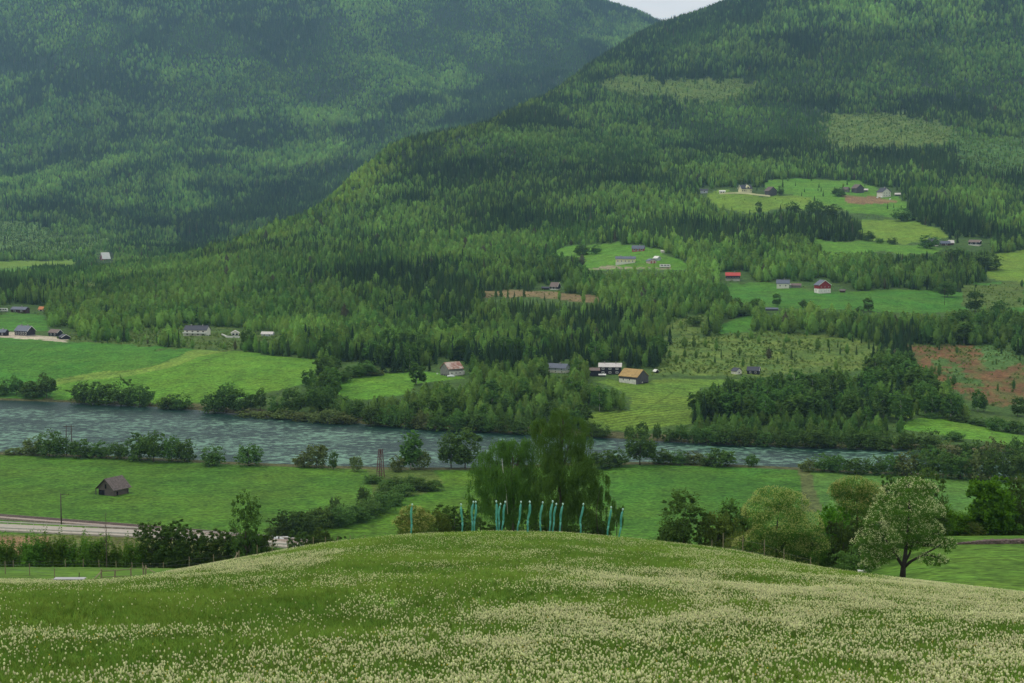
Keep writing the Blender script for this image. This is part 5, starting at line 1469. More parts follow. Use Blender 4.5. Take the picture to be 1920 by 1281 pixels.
# centre farm
house('grey_white_house', 'white house with grey roof and tall chimney left of the black farmhouse', 'house', 1046, 698, 40, 22, 9, 7, -26, W_LGREY, R_SLATE, W_WHITE, 4.5, win=3, rows=2, chim=1, wsize=(1.6, 1.8), framed=False)
house('black_farmhouse', 'tall black timber farmhouse with pale sheet roof beside the ochre barn', 'house', 1144, 701, 42, 20, 14, 6, -5, W_BLACK, R_PALE, win=3, rows=2, chim=2, wsize=(3.4, 2.0), trim=None)
house('black_shed', 'black shed with grey roof joined to the left of the black farmhouse', 'shed', 1115, 705, 18, 14, 11, 4, -3, W_BLACK, R_BROWN, chim=0)
house('low_shed', 'tiny dark shed with a bright white roof in front of the black farmhouse', 'shed', 1129, 706, 12, 8, 3, 1.5, 0, W_DGREY, R_WHITE, chim=0)
def ochre(e, k, x0, x1, y0, y1, H_, HR):
    MB().box(x0 + .2, x1 - 2.5 * k, y0 - .10, y0 - .02, -.5, H_ * .6).build('white_wall', W_STONE, e)
    for f_ in (.25, .6):
        cx = x0 + (x1 - x0) * f_; MB().box(cx - .9 * k, cx + .9 * k, y0 - .16, y0 - .09, H_ * .42, H_ * .62).build('window', M_DARK, e)
    MB().box(x1 + .01, x1 + .12, -2.5 * k, -0.8 * k, .6 * k, 2.8 * k).build('hatch', M_TRIM, e)
    MB().box(x1 + .01, x1 + .12, 2 * k, y1 - 2 * k, -2.6, 1.0 * k).build('underpass_shade', M_DARK, e)  # black box on the wall in place of the shade beneath the barn
house('ochre_roof_barn', 'big dark gabled barn with an ochre roof above the striped field', 'barn', 1188, 717, 44, 34, 12.5, 12.5, -43, W_DGREY, R_OCHRE, chim=0, extra=ochre)
house('small_shed', 'small dark shed with one white roof side right of the ochre barn', 'shed', 1230, 699, 8, 7, 3, 3, -60, W_BLACK, R_WHITE, chim=0)
# terrace farm
house('cream_house', 'long cream house with slate roof on the green terrace', 'house', 1173, 494, 36, 16, 9, 3.5, -8, W_CREAM, R_SLATE, W_WHITE, 2.5, win=5, chim=2, wsize=(1.8, 2))
house('red_house', 'small faded red house with slate roof above the cream house', 'house', 1197, 471, 22, 13, 5, 5, -12, W_ORED, R_SLATE, win=3, chim=1)
def redoors(e, k, x0, x1, y0, y1, H_, HR):
    for c in (-.22, .22):
        yy = c * (y1 - y0); MB().box(x1 + .01, x1 + .1, yy - 1.4 * k, yy + 1.4 * k, -.3, 3.4 * k).build('garage_door', W_ORED, e)
house('pink_garage', 'pale garage with two red doors right of the cream house', 'garage', 1221, 493, 16, 14, 4, 3.2, -72, W_PINK, R_SLATE, chim=0, extra=redoors)
house('white_annex', 'white roofed annex behind the pale garage', 'annex', 1232, 488, 10, 9, 4, 3.2, -50, W_LGREY, R_WHITE, chim=0)
house('white_hut', 'tiny white hut at the forest edge right of the red house', 'hut', 1243, 474, 7, 6, 2.8, 1.6, 0, W_WHITE, R_PALE, chim=0)
house('steep_house', 'dark steep roofed house above the bare earth bank', 'house', 1041, 543, 15, 13, 6, 7, -28, W_BLACK, R_BROWN, W_WHITE, 1.5, win=2, chim=0, trim=M_TRIM)
house('dark_shed', 'low dark shed with a white door left of the steep roofed house', 'shed', 1023, 543, 13, 8, 3, 2, -8, W_BLACK, R_DARK, chim=0, door=(-.3, 2, 3, 'f')); 
house('buried_shed', 'flat dark shed sunk in the trees below the red-roofed house', 'shed', 1318, 542, 14, 8, 3, 1.2, 0, W_BROWN, R_BROWN, chim=0)
# right hand farms
def veranda(e, k, x0, x1, y0, y1, H_, HR):
    MB().box(x0 - 2 * k, x1 + 4 * k, y0 - 3 * k, y0, H_ * .44, H_ * .5).build('balcony', W_DGREY, e)
house('red_roof_house', 'black and white house with a bright red roof', 'house', 1374, 526, 26, 14, 9.5, 5, -6, W_BLACK, R_RED, W_WHITE, 4, win=5, chim=1, extra=veranda, wsize=(1.6, 2.2))
house('white_farmhouse', 'white farmhouse with blue grey roof left of the red barn', 'house', 1468, 540, 23, 15, 9, 6, -10, W_WHITE, R_SLATE, win=2, chim=1, wsize=(1.8, 2.2), framed=False)
house('grey_shed', 'grey shed between the white farmhouse and the red barn', 'shed', 1493, 539, 17, 9, 4, 3, -12, W_GREY, R_BROWN, chim=0)
house('pale_shed', 'small pale shed just right of the white farmhouse', 'shed', 1484, 539, 6, 7, 5, 1.5, 0, W_LGREY, R_PALE, chim=0)
house('red_barn', 'red gabled barn on a white stone base', 'barn', 1542, 549, 18, 25, 15, 8.5, -70, W_RED, R_SLATE, W_STONE, 8, gwin=3, chim=0, trim=M_TRIM, wsize=(1.2, 1.0), rows=2)
house('log_shed', 'small brown shed in the field right of the red barn', 'shed', 1580, 548, 9, 7, 3, 2, -20, W_BROWN, R_WOOD, chim=0)
house('grey_roof_shed', 'long low grey roof at the lower edge of the field below the white farmhouse', 'shed', 1447, 582, 22, 8, 2.5, 2, -3, W_DGREY, R_SLATE, chim=0)
# upper farms
def villa(e, k, x0, x1, y0, y1, H_, HR):
    w_ = 5 * k
    mb = MB(); xa, xb = -w_ * .3, w_ * 1.3; y_ = y0 - .5 * k; zt = H_ + HR * .45
    mb.add([(xa, y_, 0), (xb, y_, 0), (xb, 0, 0), (xa, 0, 0), (xa, y_, zt), (xb, y_, zt), (xb, 0, zt), (xa, 0, zt), ((xa + xb) / 2, y_, zt + 3.5 * k), ((xa + xb) / 2, 0, zt + 3.5 * k)],
           [(0, 3, 2, 1), (0, 1, 5, 8, 4), (1, 2, 6, 5), (2, 3, 7, 9, 6), (3, 0, 4, 7), (4, 8, 9, 7), (8, 5, 6, 9)])
    d = mb.build('dormer', W_CREAM, e)
    MB().box(xa + w_ * .5, xb - w_ * .5, y_ - .12, y_, H_ + .3, zt - .1).build('window', M_GLASS, d)
house('white_villa', 'cream villa with a tall front dormer behind the long white wall', 'house', 1397, 362, 22, 13, 8.5, 6, 22, W_CREAM, R_DARK, win=6, chim=1, trim=M_TRIM, extra=villa, wsize=(1.5, 2.4), framed=False)
house('grey_barn', 'dark grey gabled barn at the right end of the white wall', 'barn', 1445, 366, 14, 17, 8, 7, -62, W_DGREY, R_WOOD, chim=0)
house('white_kiosk', 'small white hut at the left end of the white wall', 'hut', 1354, 363, 10, 7, 4, 1.4, 0, W_WHITE, R_WHITE, chim=0, win=2, framed=False)
house('white_shack', 'white shack with dark roof at the edge of the forest, leftmost on the upper farm', 'hut', 1320, 362, 13, 9, 5, 2, 0, W_LGREY, R_DARK, chim=0, win=1)
house('old_barn', 'old grey gabled barn above the brown patch of soil', 'barn', 1608, 361, 15, 17, 8, 6.5, -64, W_DGREY, R_WOOD, chim=0)
house('old_shed', 'small grey shed left of the old gabled barn', 'shed', 1586, 360, 11, 9, 4.5, 4, -40, W_GREY, R_WOOD, chim=0)
house('low_shed', 'low dark shed right of the old gabled barn', 'shed', 1622, 359, 9, 7, 2.5, 2, -10, W_DGREY, R_PALE, chim=0)
house('white_gable_house', 'white gabled house with small windows, rightmost on the upper farm', 'house', 1657, 369, 16, 20, 9, 7, -60, W_WHITE, R_DARK, gwin=3, rows=2, chim=1, wsize=(1.3, 1.5), framed=False)
house('low_hut', 'low hut with pale roof right of the white gabled house', 'hut', 1683, 367, 9, 7, 2.5, 2, -10, W_DGREY, R_PALE, chim=0)
house('brown_lodge', 'dark brown gabled lodge left of the pale roofed sheds', 'house', 1748, 461, 14, 18, 8, 6.5, -55, W_BROWN, R_DARK, W_WHITE, 1.5, gwin=4, chim=0, wsize=(1.2, 1.2), trim=W_BROWN)
house('brown_annex', 'long dark annex with pale blue roof panels beside the brown lodge', 'annex', 1768, 460, 24, 9, 4, 3.5, -4, W_BROWN, R_SLATE, chim=0, win=2)
house('pale_roof_shed', 'small shed with a pale grey roof at the right end of the long annex', 'shed', 1783, 459, 9, 9, 4, 4, -5, W_BROWN, R_PALE, chim=0)
house('dark_cabin', 'dark cabin with white underpinning and grey roof near the right forest edge', 'cabin', 1828, 460, 20, 13, 6, 3.5, -35, W_BLACK, R_BROWN, W_WHITE, 1.6, win=2, chim=0, trim=M_TRIM)
house('hidden_house', 'dark roofed house with a white end wall, left of the pair hidden in trees', 'house', 1381, 701, 13, 14, 6, 5, -50, W_WHITE, R_DARK, chim=0, gwin=1)
house('hidden_house', 'black house with a white window frame, right of the pair hidden in trees', 'house', 1413, 701, 22, 16, 7, 6, -18, W_BLACK, R_DARK, chim=0, win=2, trim=M_TRIM)

# the shed in the near field
def field_shed(e, k, x0, x1, y0, y1, H_, HR):
    xa = x0 - .02
    MB().box(xa - .12, xa, 4 * k, y1 - 1 * k, -.2, 9.5 * k).build('opening_shade', M_DARK, e)  # black box on the gable in place of the shaded inside
    MB().box(xa - .10, xa, -1 * k, 2.5 * k, 13 * k, 21 * k).build('hayloft_hatch', M_DARK, e)
    MB().box(x0 + 8 * k, x0 + 11.5 * k, y0 - .12, y0 - .02, -.2, 7.5 * k).build('door', M_DARK, e)
    MB().box(xa - .7, xa - .45, y1 + 3 * k, y1 + 4 * k, -.5, 10.5 * k).build('post', W_DGREY, e)
    MB().box(x1 - .5, x1 - .3, y0 - 2.2 * k, y0 - 1.2 * k, -.5, 9.5 * k).build('post', W_DGREY, e)
house('field_shed', 'lone weathered shed with brown shingle roof in the near green field', 'shed', 213, 926, 40, 38, 14.5, 17, 60, mat('brown grey logs', lin(98, 88, 82), 0.9, 0.3, 1.3, (0.5, 0.5, 7)), R_WOOD, chim=0, over=4.5, extra=field_shed)

def simple(name, label, cat, u, v, fn, ymin=150, rz=0, group=None):
    P = at(u, v, ymin) if v > 0 else at_y(u, -v)
    e = empty(name, P, rz); tag(e, label, cat, group); fn(e, P.y / F, P); return e
# vehicles and bales
M_PLASTIC = mat('white bale wrap', lin(226, 228, 222), 0.45, 0.05, 2)
M_TYRE = mat('black rubber', lin(28, 28, 30), 0.9)
def van_fn(Lp, col):
    def f(e, k, P):
        Lm = Lp * k
        mb = MB(); a = -Lm / 2; b_ = Lm / 2
        prof = [(a, .5), (b_, .5), (b_, 1.5), (b_ - .35, 2.5), (a + .25, 2.6), (a, 2.2)]
        n_ = len(prof)
        mb.add([(x, -1.1, z) for x, z in prof] + [(x, 1.1, z) for x, z in prof], [tuple(range(n_)), tuple(range(2 * n_ - 1, n_ - 1, -1))] + [(i, i + n_, (i + 1) % n_ + n_, (i + 1) % n_) for i in range(n_)])
        mb.build('body', col, e)
        for f_ in (.2, .5, .78):
            cx = a + Lm * f_; MB().box(cx - Lm * .09, cx + Lm * .09, -1.15, -1.1, 1.55, 2.15).build('window', M_GLASS, e)
        for cx in (a + Lm * .22, b_ - Lm * .22):
            for sy in (-1, .85): 
                mw = MB(); mw.tube([(cx, sy, .35), (cx, sy + .18, .35)], .35, 10); mw.build('wheel', M_TYRE, e)
    return f
simple('caravan', 'white caravan with dark windows cut by the left edge', 'caravan', 7, 585, van_fn(15, M_TRIM))
simple('bus', 'long white bus parked on the road right of the cream house', 'bus', 1247, 502, van_fn(20, M_TRIM))
for i, (u, v) in enumerate([(1645, 372), (1653, 371), (1669, 375)]):
    def bale(e, k, P):
        MB().ball((0, 0, .7), .9, 10, 6, (1.3, 1, .85)).build('wrap', M_PLASTIC, e, True)
    simple('hay_bale', ['white wrapped bale, left of the pair below the white gabled house', 'white wrapped bale, right of the pair below the white gabled house', 'single white bale right of the pair below the white gabled house'][i], 'bale', u, v, bale)
def heap(e, k, P):
    mb = MB()
    for cx, cy_, r_ in ((-4, 0, 2.6), (0, .3, 3.2), (3.6, 0, 3.0), (6, .2, 2.2)): mb.ball((cx * k, cy_ * k, r_ * .55 * k), r_ * k, 10, 6, (1.2, 1, .75))
    mb.build('wrap', M_PLASTIC, e, True)
simple('silage_heap', 'lumpy white wrapped heap on the grass below the rusty-roofed barn', 'bales', 845, 707, heap)
simple('milk_tank', 'small white tank left of the rusty-roofed barn', 'tank', 820, 702, lambda e, k, P: (MB().ball((0, 0, 1.2 * k), 1.5 * k, 10, 6).build('body', M_PLASTIC, e, True), MB().box(-.8 * k, .8 * k, -.5 * k, .5 * k, -.5, .3 * k).build('stand', W_CONC, e)))
for i, (u, w_) in enumerate([(518, 7.5), (529, 9), (537, 6)]):
    def bl(e, k, P, w_=w_):
        mb = MB(); mb.tube([(-w_ * .5 * k, 0, 4 * k), (w_ * .5 * k, 0, 4 * k)], 4.6 * k, 14)
        mb.build('wrap', M_PLASTIC, e)
    simple('hay_bale', ['left', 'middle', 'right'][i] + ' one of three white wrapped bales in the row beside the road', 'bale', u, 1014, bl)
# white roadside wall on the upper farm
def ribbon(name, pts, hw_, dz, m, kind='structure', label=None, ymin=150, seg=60, thick=0.0):
    P = [at(u, v, ymin) for u, v in pts]
    out = []
    for i in range(len(P) - 1):
        for t_ in np.linspace(0, 1, max(2, seg // (len(P) - 1)), endpoint=False): out.append(P[i].lerp(P[i + 1], float(t_)))
    out.append(P[-1]); vs = []; fs = []
    for i, p in enumerate(out):
        d = out[min(i + 1, len(out) - 1)] - out[max(i - 1, 0)]; d.z = 0; d.normalize(); nrm = Vector((-d.y, d.x, 0))
        a = p + nrm * hw_; b_ = p - nrm * hw_
        z = max(float(gz(a.x, a.y)), float(gz(b_.x, b_.y)), float(gz(p.x, p.y))) + dz
        vs += [(a.x, a.y, z), (b_.x, b_.y, z), (a.x, a.y, z - thick - 1.2), (b_.x, b_.y, z - thick - 1.2)]
        if i: 
            q = 4 * i; fs += [(q - 4, q - 3, q + 1, q), (q - 4, q, q + 2, q - 2), (q - 3, q - 1, q + 3, q + 1)]
    me = bpy.data.meshes.new(name); me.from_pydata(vs, [], fs); me.materials.append(m); me.update()
    o = link(name, me); 
    if kind: tag(o, label, kind=kind)
    return o, out, vs
o, _, _ = ribbon('garden_wall', [(1350, 364.5), (1380, 363), (1400, 364), (1420, 366.5), (1444, 369)], 0.3, 1.5, W_CREAM, kind=None, thick=1.5)
tag(o, 'long low cream wall in front of the cream villa', 'wall')
o, _, _ = ribbon('garden_wall', [(416, 629), (425, 633), (450, 634)], 0.2, 1.0, M_TRIM, kind=None, thick=1.5)
tag(o, 'low white wall in front of the small white pavilion', 'wall')

# ------------------------------------------------------------ road and railway
M_ROAD = mat('pale worn asphalt', lin(176, 166, 150), 0.9, 0.08, 0.6)
M_BALL = mat('railway ballast', lin(158, 142, 128), 0.95, 0.3, 2.0)
M_RAIL = mat('rusty rail', lin(74, 56, 52), 0.6)
M_STEEL = mat('pale steel', lin(186, 182, 170), 0.5, 0.1, 3)
road, rc, rv = ribbon('road', [(-300, 975), (0, 991), (130, 997), (270, 1003), (400, 1011), (520, 1020), (620, 1030), (800, 1052)], 4.3, 0.45, M_ROAD, label='pale road at the foot of the slope', ymin=380, seg=120)
rl, lc, lv = ribbon('railway', [(-300, 948), (0, 971), (130, 981), (270, 992), (400, 1003), (520, 1013), (620, 1024), (800, 1044)], 2.6, 0.6, M_BALL, label='railway bed with brown gravel', ymin=380, seg=120)
for s_ in (-.75, .75):
    mb = MB(); pts = []
    for i, p in enumerate(lc):
        a = Vector(lv[4 * i]); b_ = Vector(lv[4 * i + 1]); c = a.lerp(b_, .5 - s_ / 5.2 ) if False else a.lerp(b_, .25 + (s_ + .75) / 5.2)
        pts.append(c + Vector((0, 0, .12)))
    mb.tube(pts, .13, 4); o = mb.build('rail', M_RAIL); tag(o, 'rusty steel rail of the track', kind='structure')
# crash barriers
for side, dist in ((0, 'far'), (1, 'near')):
    e = empty('crash_barrier', Vector(rv[side])); tag(e, f'pale steel crash barrier along the {dist} side of the road', 'crash barrier')
    mb = MB(); base = Vector(rv[side]); pts = []
    for i in range(len(rc)):
        a = Vector(rv[4 * i]); b_ = Vector(rv[4 * i + 1]); pts.append((a.lerp(b_, .04) if side == 0 else b_.lerp(a, .04)))
    vs = []; fs = []
    for i, p in enumerate(pts):
        q = p - base; vs += [(q.x, q.y, q.z + .45), (q.x, q.y, q.z + .80), (q.x, q.y - .08, q.z + .62)]
        if i: j = 3 * i; fs += [(j - 3, j, j + 2, j - 1), (j - 1, j + 2, j + 1, j - 2), (j - 3, j - 2, j + 1, j)]
    me = bpy.data.meshes.new('beam'); me.from_pydata(vs, [], fs); me.materials.append(M_STEEL); link('beam', me, e)
    acc = 0; cnt = 0; last = pts[0]; pm = MB().box(-.06, .06, -.06, .06, 0, .78).mesh('post', M_STEEL)
    for i in range(1, len(pts)):
        sg = (pts[i] - last)
        while acc < sg.length and cnt < 60:
            c = last + sg * (acc / sg.length) - base; uu, _ = proj(*(c + base))
            if -20 < uu < 620: link('post', pm, e, c); cnt += 1
            acc += 4.0
        acc -= sg.length; last = pts[i]
# poles
def pole(name, label, u, v, vtop, cross=1.2, r=.13, ymin=380):
    P = at(u, v, ymin); e = empty(name, P); tag(e, label, 'pole'); h = z_of(vtop, P.y) - P.z
    MB().tube([(0, 0, -.5), (0, 0, h)], [r * 1.2, r * .8], 8).build('pole', M_RAIL, e, True)
    MB().box(-.1, cross, -.06, .06, h - .5, h - .38).build('crossarm', M_RAIL, e)
    MB().tube([(0, 0, h - 1.6), (cross * .9, 0, h - .5)], .04, 5).build('brace', M_RAIL, e)
    for x_ in (.4, cross - .1): MB().tube([(x_, 0, h - .38), (x_, 0, h - .1)], .07, 6).build('insulator', M_DARK, e)
    return e
pole('railway_mast', 'dark railway mast with a side arm left of the near shed', 115, 984, 925, 2.4, .16)
P = at(130, 854, 500); e = empty('double_pole', P); tag(e, 'double timber power pole among bushes on the near river bank', 'power pole')
h = z_of(797, P.y) - P.z
for x_ in (-.9, .9): MB().tube([(x_ * 1.2, 0, -.5), (x_, 0, h)], [.2, .14], 7).build('pole', M_RAIL, e, True)
MB().box(-2.0, 2.0, -.1, .1, h - .6, h - .35).build('crossarm', M_RAIL, e)
MB().tube([(-.9, 0, h * .5), (.9, 0, h * .8)], .06, 5).build('brace', M_RAIL, e)
P = at(714, 896, 450); e = empty('lattice_mast', P); tag(e, 'rusty brown lattice mast of many legs between the near fields', 'mast')
h = z_of(842, P.y) - P.z; k = P.y / F; M_RUST = mat('rusty brown steel', lin(104, 74, 70), .8, .2, 3)
LG = []
for a_, b_, yy in ((-8, -3.5, -1.4), (-3.5, -1.2, 1.4), (2, .8, -1.4), (6.5, 3.2, 1.4)):
    p0 = Vector((a_ * k, yy, -.4)); p1 = Vector((b_ * k, yy * .3, h)); LG.append((p0, p1))
    MB().tube([p0, p1], .14, 6).build('leg', M_RUST, e)
for f_ in (.25, .5, .75, .97):
    mb = MB()
    for i_ in range(4): mb.tube([LG[i_][0].lerp(LG[i_][1], f_), LG[(i_ + 1) % 4][0].lerp(LG[(i_ + 1) % 4][1], f_ )], .08, 5)
    mb.build('crossbar', M_RUST, e)
    mb = MB()
    for i_ in range(3): mb.tube([LG[i_][0].lerp(LG[i_][1], f_ - .22), LG[i_ + 1][0].lerp(LG[i_ + 1][1], f_)], .06, 5)
    mb.build('brace', M_RUST, e)
pole('utility_pole', 'thin pale pole behind the brown annex near the right forest edge', 1793, 458, 442, .8, .10, 1200)
pole('utility_pole', 'thin pole right of the middle of the big green field on the slope', 1771, 572, 540, .8, .12, 950)

# ------------------------------------------------------------ fences, trough, stone
M_POST = mat('weathered fence wood', lin(140, 128, 100), .9, .25, 8)
M_WIRE = mat('fence wire', lin(110, 110, 105), .5, metal=.6)
def fence(label, pts, wires=(0.4, 0.8), rad=.055, extra=None, name='wire_fence'):
    """posts as (u, top row, foot row or -depth)"""
    base = None; e = None; tops = []
    for u, vt, vb in pts:
        P = at(u, vb, 60) if vb > 0 else at_y(u, -vb)
        if base is None: base = P.copy(); e = empty(name, base); tag(e, label, 'fence')
        h = max(z_of(vt, P.y) - P.z, .8); q = P - base
        MB().tube([(0, 0, -.3), (random.uniform(-.06, .06), 0, h)], [rad, rad * .85], 6).build('post', M_POST, e, False, q)
        tops.append((q, h))
    for w_ in wires:
        mb = MB(); mb.tube([q + Vector((0, -.06, h * w_)) for q, h in tops], .008, 3, False); mb.build('wire', M_WIRE, e)
    if extra: extra(e, base)
    return e
fence('wire fence on wooden posts along the young trees behind the left pasture', [(-20, 1050, -215), (10, 1052, -214), (25, 1050, -213), (123, 1049, -214), (156, 1048, -214), (186, 1050, -214), (218, 1052, -214), (248, 1054, -214), (268, 1056, -214), (306, 1055, -212), (355, 1044, -208), (401, 1040, -206), (444, 1035, -204)])
fence('front row of thin fence posts in the left pasture', [(-30, 1052, -178), (10, 1054, -176), (56, 1057, -172), (102, 1066, -166)], rad=.05)
def gate_extra(e, base):
    k = 165 / F
    def pt(u, v, Y):
        P = at_y(u, Y); return Vector((P.x, P.y, z_of(v, Y))) - base
    for v0, v1 in ((1071, 1066), (1082, 1079)):
        MB().tube([pt(191, v0, 160), pt(215, v0 - 1, 164), pt(245, v1 + 1, 168), pt(271, v1, 170)], .045, 5).build('rail', M_POST, e)
    MB().tube([pt(174, 1089, 158), pt(190, 1072, 160)], .06, 5).build('strut', M_POST, e)
    MB().tube([pt(273, 1064, 170), pt(291, 1074, 168)], .05, 5).build('strut', M_POST, e)
fence('wooden gate with two rails between stout posts on the left', [(190, 1067, -160), (215, 1070, -164), (246, 1066, -168), (269, 1061, -170), (273, 1060, -171)], wires=(), rad=.09, extra=gate_extra, name='wooden_gate')
fence('fence posts with a leaning strut above the bales on the left slope', [(482, 1022, -186), (510, 1013, -188), (540, 1013, -190), (588, 1007, -194), (611, 1007, -196), (634, 1007, -198), (656, 1004, -202), (684, 1004, -206)], rad=.05)
MB_s = MB(); a0 = at_y(432, 182); b0 = at_y(447, 184); s_o = empty('leaning_strut', a0); tag(s_o, 'slanting wooden corner brace on the left crest', 'brace')
MB().tube([Vector((0, 0, 0)), Vector((b0.x - a0.x, b0.y - a0.y, z_of(1036, 184) - a0.z))], .06, 5).build('strut', M_POST, s_o)
MB().tube([Vector((b0.x - a0.x + .05, b0.y - a0.y, -.3 + b0.z - a0.z)), Vector((b0.x - a0.x + .08, b0.y - a0.y, z_of(1033, 184) - a0.z))], .07, 5).build('post', M_POST, s_o)
fence('wooden fence posts below the bronze birch and the big flowering bush', [(1334, 1013, -200), (1356, 1000, -196), (1392, 1004, -194), (1433, 1012, -188), (1470, 1030, -182), (1519, 1045, -174)], rad=.06)
def trough(e, k, P):
    MB().box(-1.25, 1.25, -.35, .35, .10, .42).build('basin', mat('dark trough wood', lin(74, 66, 62), .8), e)
    MB().box(-1.35, 1.35, -.42, .42, .425, .50).build('lid', mat('grey metal lid', lin(176, 172, 168), .4, .1, 2), e)
    for x_ in (-1.0, 1.0): MB().box(x_ - .08, x_ + .08, -.3, .3, -.3, .10).build('leg', M_POST, e)
simple('water_trough', 'low flat water trough with a grey lid at the left edge of the meadow', 'trough', 131, -148, trough)
def crank(e, k, P):
    MB().tube([(-.35, 0, 0), (.15, 0, .55)], .045, 5).build('lever', M_RAIL, e)
    MB().tube([(.1, 0, .2), (.15, 0, .95)], .035, 5).build('post', M_RAIL, e)
simple('water_pump', 'small dark hand pump standing behind the water trough', 'pump', 146, -151, crank)
def block(e, k, P):
    b = MB(); b.box(-.34, .34, -.3, .3, -.2, .52); b.build('body', mat('pale stone block', lin(206, 204, 192), .8, .15, 4), e)
    MB().box(-.37, .37, -.33, .33, .52, .58).build('cap', mat('pale stone block', lin(206, 204, 192)), e)
simple('stone_block', 'pale square stone block in the grass left of the white flowering rowan', 'stone block', 1616, -154, block)
# stone wall at the right
def stonewall():
    r = np.random.default_rng(5); base = at(1880, 1020, 200)
    e = empty('stone_wall', base); tag(e, 'low heaped stone wall below the maples at the right edge', 'stone wall')
    vs = []; mb = MB(); us = np.linspace(1790, 1990, 260)
    for u in us:
        for q in range(3):
            v = 1021 - (u - 1790) * .012 
            P = at(float(u), float(v), 190); s_ = r.uniform(.16, .32) * min(1.0, (u - 1770) / 80)
            mb.ball((P.x - base.x, P.y - base.y + r.uniform(-.3, .3), P.z - base.z + q * .22 * min(1, (u - 1770) / 80)), s_, 5, 3, (1.3, 1, .75))
    mb.build('stones', mat('lichen grey stones', lin(112, 96, 90), .9, .35, 3), e)
stonewall()

# ------------------------------------------------------------ bronze statues on the crest
M_BRZ = mat('green bronze', lin(110, 190, 168), .5, .35, 3.0, (2, 2, .6), rgb2=lin(66, 148, 134))
M_BRZ_L = mat('pale bronze head', lin(190, 222, 204), .5, .12, 6)
def statue(u, vt, vb, uh, style, label):
    """one very thin, tall standing figure: head, neck, shoulders, arms along the body, hips, legs close together"""
    P = at(u, vb, 100, 215)
    if P.y > 212: P = at_y(u, 196)
    k = P.y / F; h = z_of(vt, P.y) - P.z; lean = (uh - u) * k
    e = empty('bronze_statue', P); tag(e, label, 'statue', 'thin green statues on the crest')
    bend = {0: [0, .02, .35, .42, .52, .80, 1], 1: [0, -.25, -.35, -.30, .0, .45, 1], 2: [0, .25, .2, .35, .75, .95, 1], 3: [0, .05, .1, .05, .1, .5, 1]}[style]
    fr = [0, .2, .42, .55, .68, .84, 1.0]
    def cx(f): return lean * float(np.interp(f, fr, bend)) + (.045 * math.sin(f * 8 + u))
    def body(fr_r, ox, oy, n=9):
        pts = []; rad = []
        for f_, r_ in fr_r: pts.append((cx(f_) + ox(f_), oy(f_), f_ * h)); rad.append(r_)
        return pts, rad
    mb = MB()
    # trunk of the figure from the crotch up to the neck
    p, r_ = body([(.40, .10), (.46, .135), (.52, .12), (.60, .095), (.68, .11), (.78, .135), (.85, .145), (.885, .11), (.905, .055), (.93, .05)], lambda f: 0, lambda f: 0); mb.tube(p, [q * .72 for q in r_], 10)
    for s_ in (-1, 1):   # legs
        p, r_ = body([(-.02, .055), (.02, .06), (.10, .062), (.18, .072), (.24, .062), (.30, .08), (.42, .10)], lambda f, s_=s_: s_ * .036, lambda f, s_=s_: s_ * .02); mb.tube(p, [q * .72 for q in r_], 8)
        p, r_ = body([(.43, .03), (.50, .036), (.58, .04), (.66, .042), (.75, .05), (.84, .06), (.87, .05)], lambda f, s_=s_: s_ * (.075 + .022 * math.sin((f - .43) * 7)), lambda f: -.03); mb.tube(p, [q * .72 for q in r_], 7)
    mb.build('body', M_BRZ, e, True)
    MB().ball((cx(.96), 0, .963 * h), .12, 12, 8, (.85, .95, 1.15)).build('head', M_BRZ_L, e, True)
ST = [(771, 944, 1001, 774, 3, 'leftmost thin green statue, standing alone before the yellowish bush'),
      (866, 944, 999, 864, 1, 'thin green statue with bent back left of the weeping birches, near the first pair'),
      (885, 939, 1000, 888, 3, 'left figure of the close pair at the left birch'),
      (889, 939, 998, 893, 2, 'right figure of the close pair at the left birch'),
      (931, 938, 998, 930, 1, 'left and tallest statue of the tight trio'),
      (935, 943, 999, 939, 3, 'middle statue of the tight trio'),
      (941, 939, 996, 948, 0, 'right statue of the tight trio, leaning right'),
      (971, 939, 995, 978, 0, 'slender bent statue just right of the tight trio'),
      (989, 939, 1002, 994, 2, 'thickest bright statue between the two birch trunks'),
      (1013, 940, 996, 1018, 3, 'straight thin statue right of the thickest statue'),
      (1030, 938, 1000, 1036, 0, 'taller left figure of the second close pair'),
      (1036, 943, 998, 1043, 0, 'shorter right figure of the second close pair'),
      (1049, 943, 999, 1055, 0, 'wavy statue just right of the second close pair'),
      (1087, 943, 1004, 1093, 2, 'bright statue at the right part of the tall birch'),
      (1139, 949, 1008, 1146, 0, 'second statue from the right end of the row'),
      (1161, 953, 1008, 1168, 0, 'rightmost statue of the row against the green field')]
for s_ in ST: statue(*s_)

# ------------------------------------------------------------ meadow: grass blades and dandelion seed heads
def meadow_points(dens_fn, Ymin=30):
    r0, r1 = crow[2] - 2, crow[4] + 1
    dY = np.diff(GY[r0:r1 + 1], axis=0); dX = np.diff(GX[r0:r1], axis=1)
    area = dY[:, :-1] * dX; uc = GU[r0:r1, :-1]; vc_ = GV[r0:r1, :-1]; Yc = GY[r0:r1, :-1]; Xc = GX[r0:r1, :-1]
    # only where the view or a step to the side of it can see
    w = area * dens_fn(uc, vc_, Yc, Xc) * (uc > -620) * (uc < 2540) * (vc_ < 1340)
    n_ = rng.poisson(w.sum()); cs_ = np.cumsum(w.ravel())
    pk = np.clip(np.searchsorted(cs_, rng.random(n_) * cs_[-1]), 0, w.size - 1)
    a, b_ = np.unravel_index(pk, w.shape); a = a + r0; fa = rng.random(n_); fb = rng.random(n_)
    def bl(A): return (A[a, b_] * (1 - fa) + A[a + 1, b_] * fa) * (1 - fb) + (A[a, b_ + 1] * (1 - fa) + A[a + 1, b_ + 1] * fa) * fb
    return bl(GX), bl(GY), bl(GZ)
